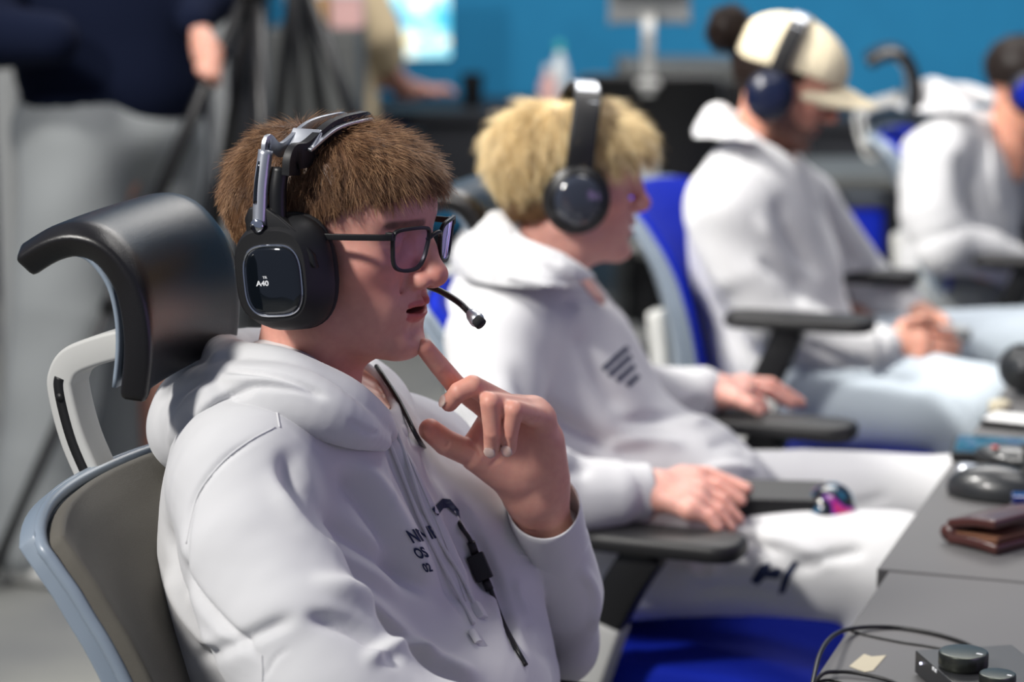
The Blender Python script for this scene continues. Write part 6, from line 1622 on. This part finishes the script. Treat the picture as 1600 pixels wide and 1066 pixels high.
# spectacles case and a folded pair of sunglasses behind the wallet
mat('pale_card', (.42, .42, .38), .6); mat('navy_gloss', (.01, .02, .12), .2, coat=.6)
c = on_z(1604, 822, .747); t = thing('small_box', 'navy and pale small box standing behind the wallet', 'box', (c[0]+.012, c[1], .747), -.15); L = onfr(t)
L(MB().add(*box((0, 0, .014), (.062, .03, .028))), 'box_body', 'pale_card', bevel=.002, smooth=False); L(MB().add(*box((0, 0, .034), (.063, .031, .014))), 'lid', 'navy_gloss', bevel=.003, smooth=False)
P = [on_z(x, y, .747+z) for x, y, z in ((1492, 838, .004), (1498, 843, .006), (1515, 838, .010), (1530, 828, .012), (1552, 823, .012), (1572, 818, .012), (1580, 800, .014))]
V, F = tube(P, [.003, .0035, .0035, .003, .003, .003, .003], n=50, seg=8); set_props(MB().add(V, F).build('cord', 'black_plastic'), 'short black cord curling behind the brown wallet', 'cord')
# mouse, controller, phones
def blob_thing(name, cat, label, c, yaw, fn, h=.003, m='black_plastic'):
    f = Field((-.13, -.10, -.005), (.13, .10, .08), h); fn(f); P, F = f.mesh(2); R = mk(np.array(Matrix.Rotation(yaw, 3, 'Z')), c)
    t = thing(name, label, cat, tuple(c), yaw); obj(name+'_shell', P, F, m, t, world=False); return t
def mouse_fn(f):
    f.ell((0, 0, .010), (.068, .038, .034), 0); f.ell((0, 0, -.04), (.2, .2, .041), .002, op='cut')
mat('soft_black', (.018, .02, .022), .35, coat=.2)
c = on_z(1556, 778, .747); t = blob_thing('mouse', 'mouse', 'black computer mouse on the second desk, nearest the wallet', c, YD-.15, mouse_fn, m='soft_black'); L = onfr(t)
V, F = lathe([(.008, -.003), (.008, .003)], (.038, 0, .036), rot((1, 0, 0), math.pi/2), 20); L(MB().add(V, F), 'scroll_wheel', 'matte_black_plastic')
def pad_fn(f):
    f.ell((0, 0, .022), (.060, .036, .016), 0); f.path([(-.055, .025, .020), (-.085, -.01, .014)], [.022, .016], .02); f.path([(-.055, -.025, .020), (-.085, -.04, .014)], [.022, .014], .02); f.ell((0, 0, -.04), (.2, .2, .041), .002, op='cut')
c = on_z(1585, 738, .747); t = blob_thing('game_controller', 'controller', 'black game controller with a red mark, behind the mouse on the second desk', c, YD+math.pi-.3, pad_fn, m='soft_black'); L = onfr(t)
for x, y in ((-.03, .03), (-.05, .0)):
    V, F = lathe([(.006, .03), (.005, .042), (.009, .046), (.008, .049)], (x, y, 0), seg=20); L(MB().add(V, F), 'thumbstick', 'matte_black_plastic')
V, F = lathe([(.005, .036), (.005, .0385)], (.020, .022, 0), seg=16); L(MB().add(V, F), 'red_button', 'red_paint')
V, F = lathe([(.0135, 0), (.0165, .006), (.0165, .014), (.012, .020), (.001, .021)], on_z(1511, 748, .747), seg=28); set_props(MB().add(V, F).build('round_dial', 'brushed_metal', autosmooth=.6), 'small round dark dial left of the black controller', 'dial')
mat('phone_screen', (.02, .05, .07), .15, coat=.5)
def phone(c, yaw, label, size=(.15, .075, .009), scr='phone_screen', case='black_plastic'):
    t = thing('phone', label, 'phone', tuple(c), yaw); L = onfr(t)
    V, F = prism(rrect(size[0], size[1], .010), size[2], np.eye(3), (0, 0, size[2]/2)); L(MB().add(V, F), 'phone_case', case, bevel=.001)
    V, F = prism(rrect(size[0]*.94, size[1]*.90, .008), .0008, np.eye(3), (0, 0, size[2]+.0003)); return t, L(MB().add(V, F), 'phone_screen', scr, smooth=False)
def pscreen():
    m = MAT['phone_screen']; nt = m.node_tree; b = nt.nodes['Principled BSDF']; tc = nt.nodes.new('ShaderNodeTexCoord'); n = nt.nodes.new('ShaderNodeTexNoise'); n.inputs['Scale'].default_value = 45; n.inputs['Detail'].default_value = 1
    r = nt.nodes.new('ShaderNodeValToRGB'); e = r.color_ramp.elements; e[0].position = .38; e[0].color = (.01, .02, .03, 1); e[1].position = .68; e[1].color = (.12, .12, .30, 1); x = e.new(.5); x.color = (.02, .16, .20, 1); x = e.new(.58); x.color = (.25, .3, .32, 1)
    nt.links.new(tc.outputs['Object'], n.inputs['Vector']); nt.links.new(n.outputs[0], r.inputs[0]); nt.links.new(r.outputs[0], b.inputs['Emission Color']); b.inputs['Emission Strength'].default_value = .7
pscreen()
phone(on_z(1582, 712, .747), YD+.1, 'dark handheld screen with teal picture, behind the controller', (.17, .12, .014))
c = on_z(1606, 668, .747); phone(c, YD-.2, 'pale phone in a black case farther along the desk', (.13, .07, .012), 'lens_white')
c = on_z(1562, 643, .747); V, F = lathe([(.017, 0), (.018, .003), (.017, .014), (.013, .017), (.001, .017)], c, seg=24); set_props(MB().add(V, F).build('pill_box', 'masking_tape', autosmooth=.6), 'small round beige tin on the far desk edge', 'tin')
def hs_fn(f): f.ell((0, 0, .045), (.045, .04, .042), 0); f.ell((0, 0, .05), (.02, .06, .02), .01)
blob_thing('headset', 'headset', 'dark headset cup lying at the right edge on the far desk', on_z(1602, 618, .747), YD, hs_fn, m='soft_black')
# what the blond player rests on his thigh: a black box and a lit mouse
a = at(1150, 783, 3.22); b_ = at(1268, 786, 3.22); d = nrm(b_-a); R = frame(d, (0, -.1, 1))
V, F = prism(rrect(.155, .085, .008), .032, R, (a+b_)/2+A([.0, .01, .000])); bx = MB().add(V, F).build('black_case', 'matte_black_plastic', bevel=.003, smooth=False)
set_props(bx, 'flat black case on the blond player’s thigh in front of his hand'.replace('’', "'"), 'case')
mat('rgb_shell', (.01, .01, .012), .2, coat=.4)
def rgb():
    m = MAT['rgb_shell']; nt = m.node_tree; b = nt.nodes['Principled BSDF']; tc = nt.nodes.new('ShaderNodeTexCoord'); n = nt.nodes.new('ShaderNodeTexNoise'); n.inputs['Scale'].default_value = 38; n.inputs['Detail'].default_value = 0
    r = nt.nodes.new('ShaderNodeValToRGB'); r.color_ramp.interpolation = 'EASE'; e = r.color_ramp.elements; e[0].position = .34; e[0].color = (0, .20, .40, 1); e[1].position = .72; e[1].color = (.9, .02, .25, 1)
    for p, c in ((.40, (.0, .0, .005, 1)), (.56, (0, 0, .005, 1)), (.61, (.30, .03, .6, 1))): x = e.new(p); x.color = c
    nt.links.new(tc.outputs['Object'], n.inputs['Vector']); nt.links.new(n.outputs[0], r.inputs[0]); nt.links.new(r.outputs[0], b.inputs['Emission Color']); b.inputs['Emission Strength'].default_value = 0.55
rgb()
def rgb_fn(f): f.ell((0, 0, .010), (.034, .050, .036), 0); f.ell((0, 0, -.04), (.2, .2, .041), .002, op='cut')
c = at(1297, 806, 3.22); t = blob_thing('mouse', 'mouse', 'black mouse with purple and blue lights beyond the flat black case', c, -.35, rgb_fn, m='rgb_shell'); L = onfr(t)
mat('blue_glow', (.02, .02, .4), .4, emit=((.05, .08, 1.0), 3)); V, F = tube([(.026, -.034, .004), (.035, -.01, .004), (.034, .012, .004)], .0035, n=12, seg=8); L(MB().add(V, F), 'light_strip', 'blue_glow')
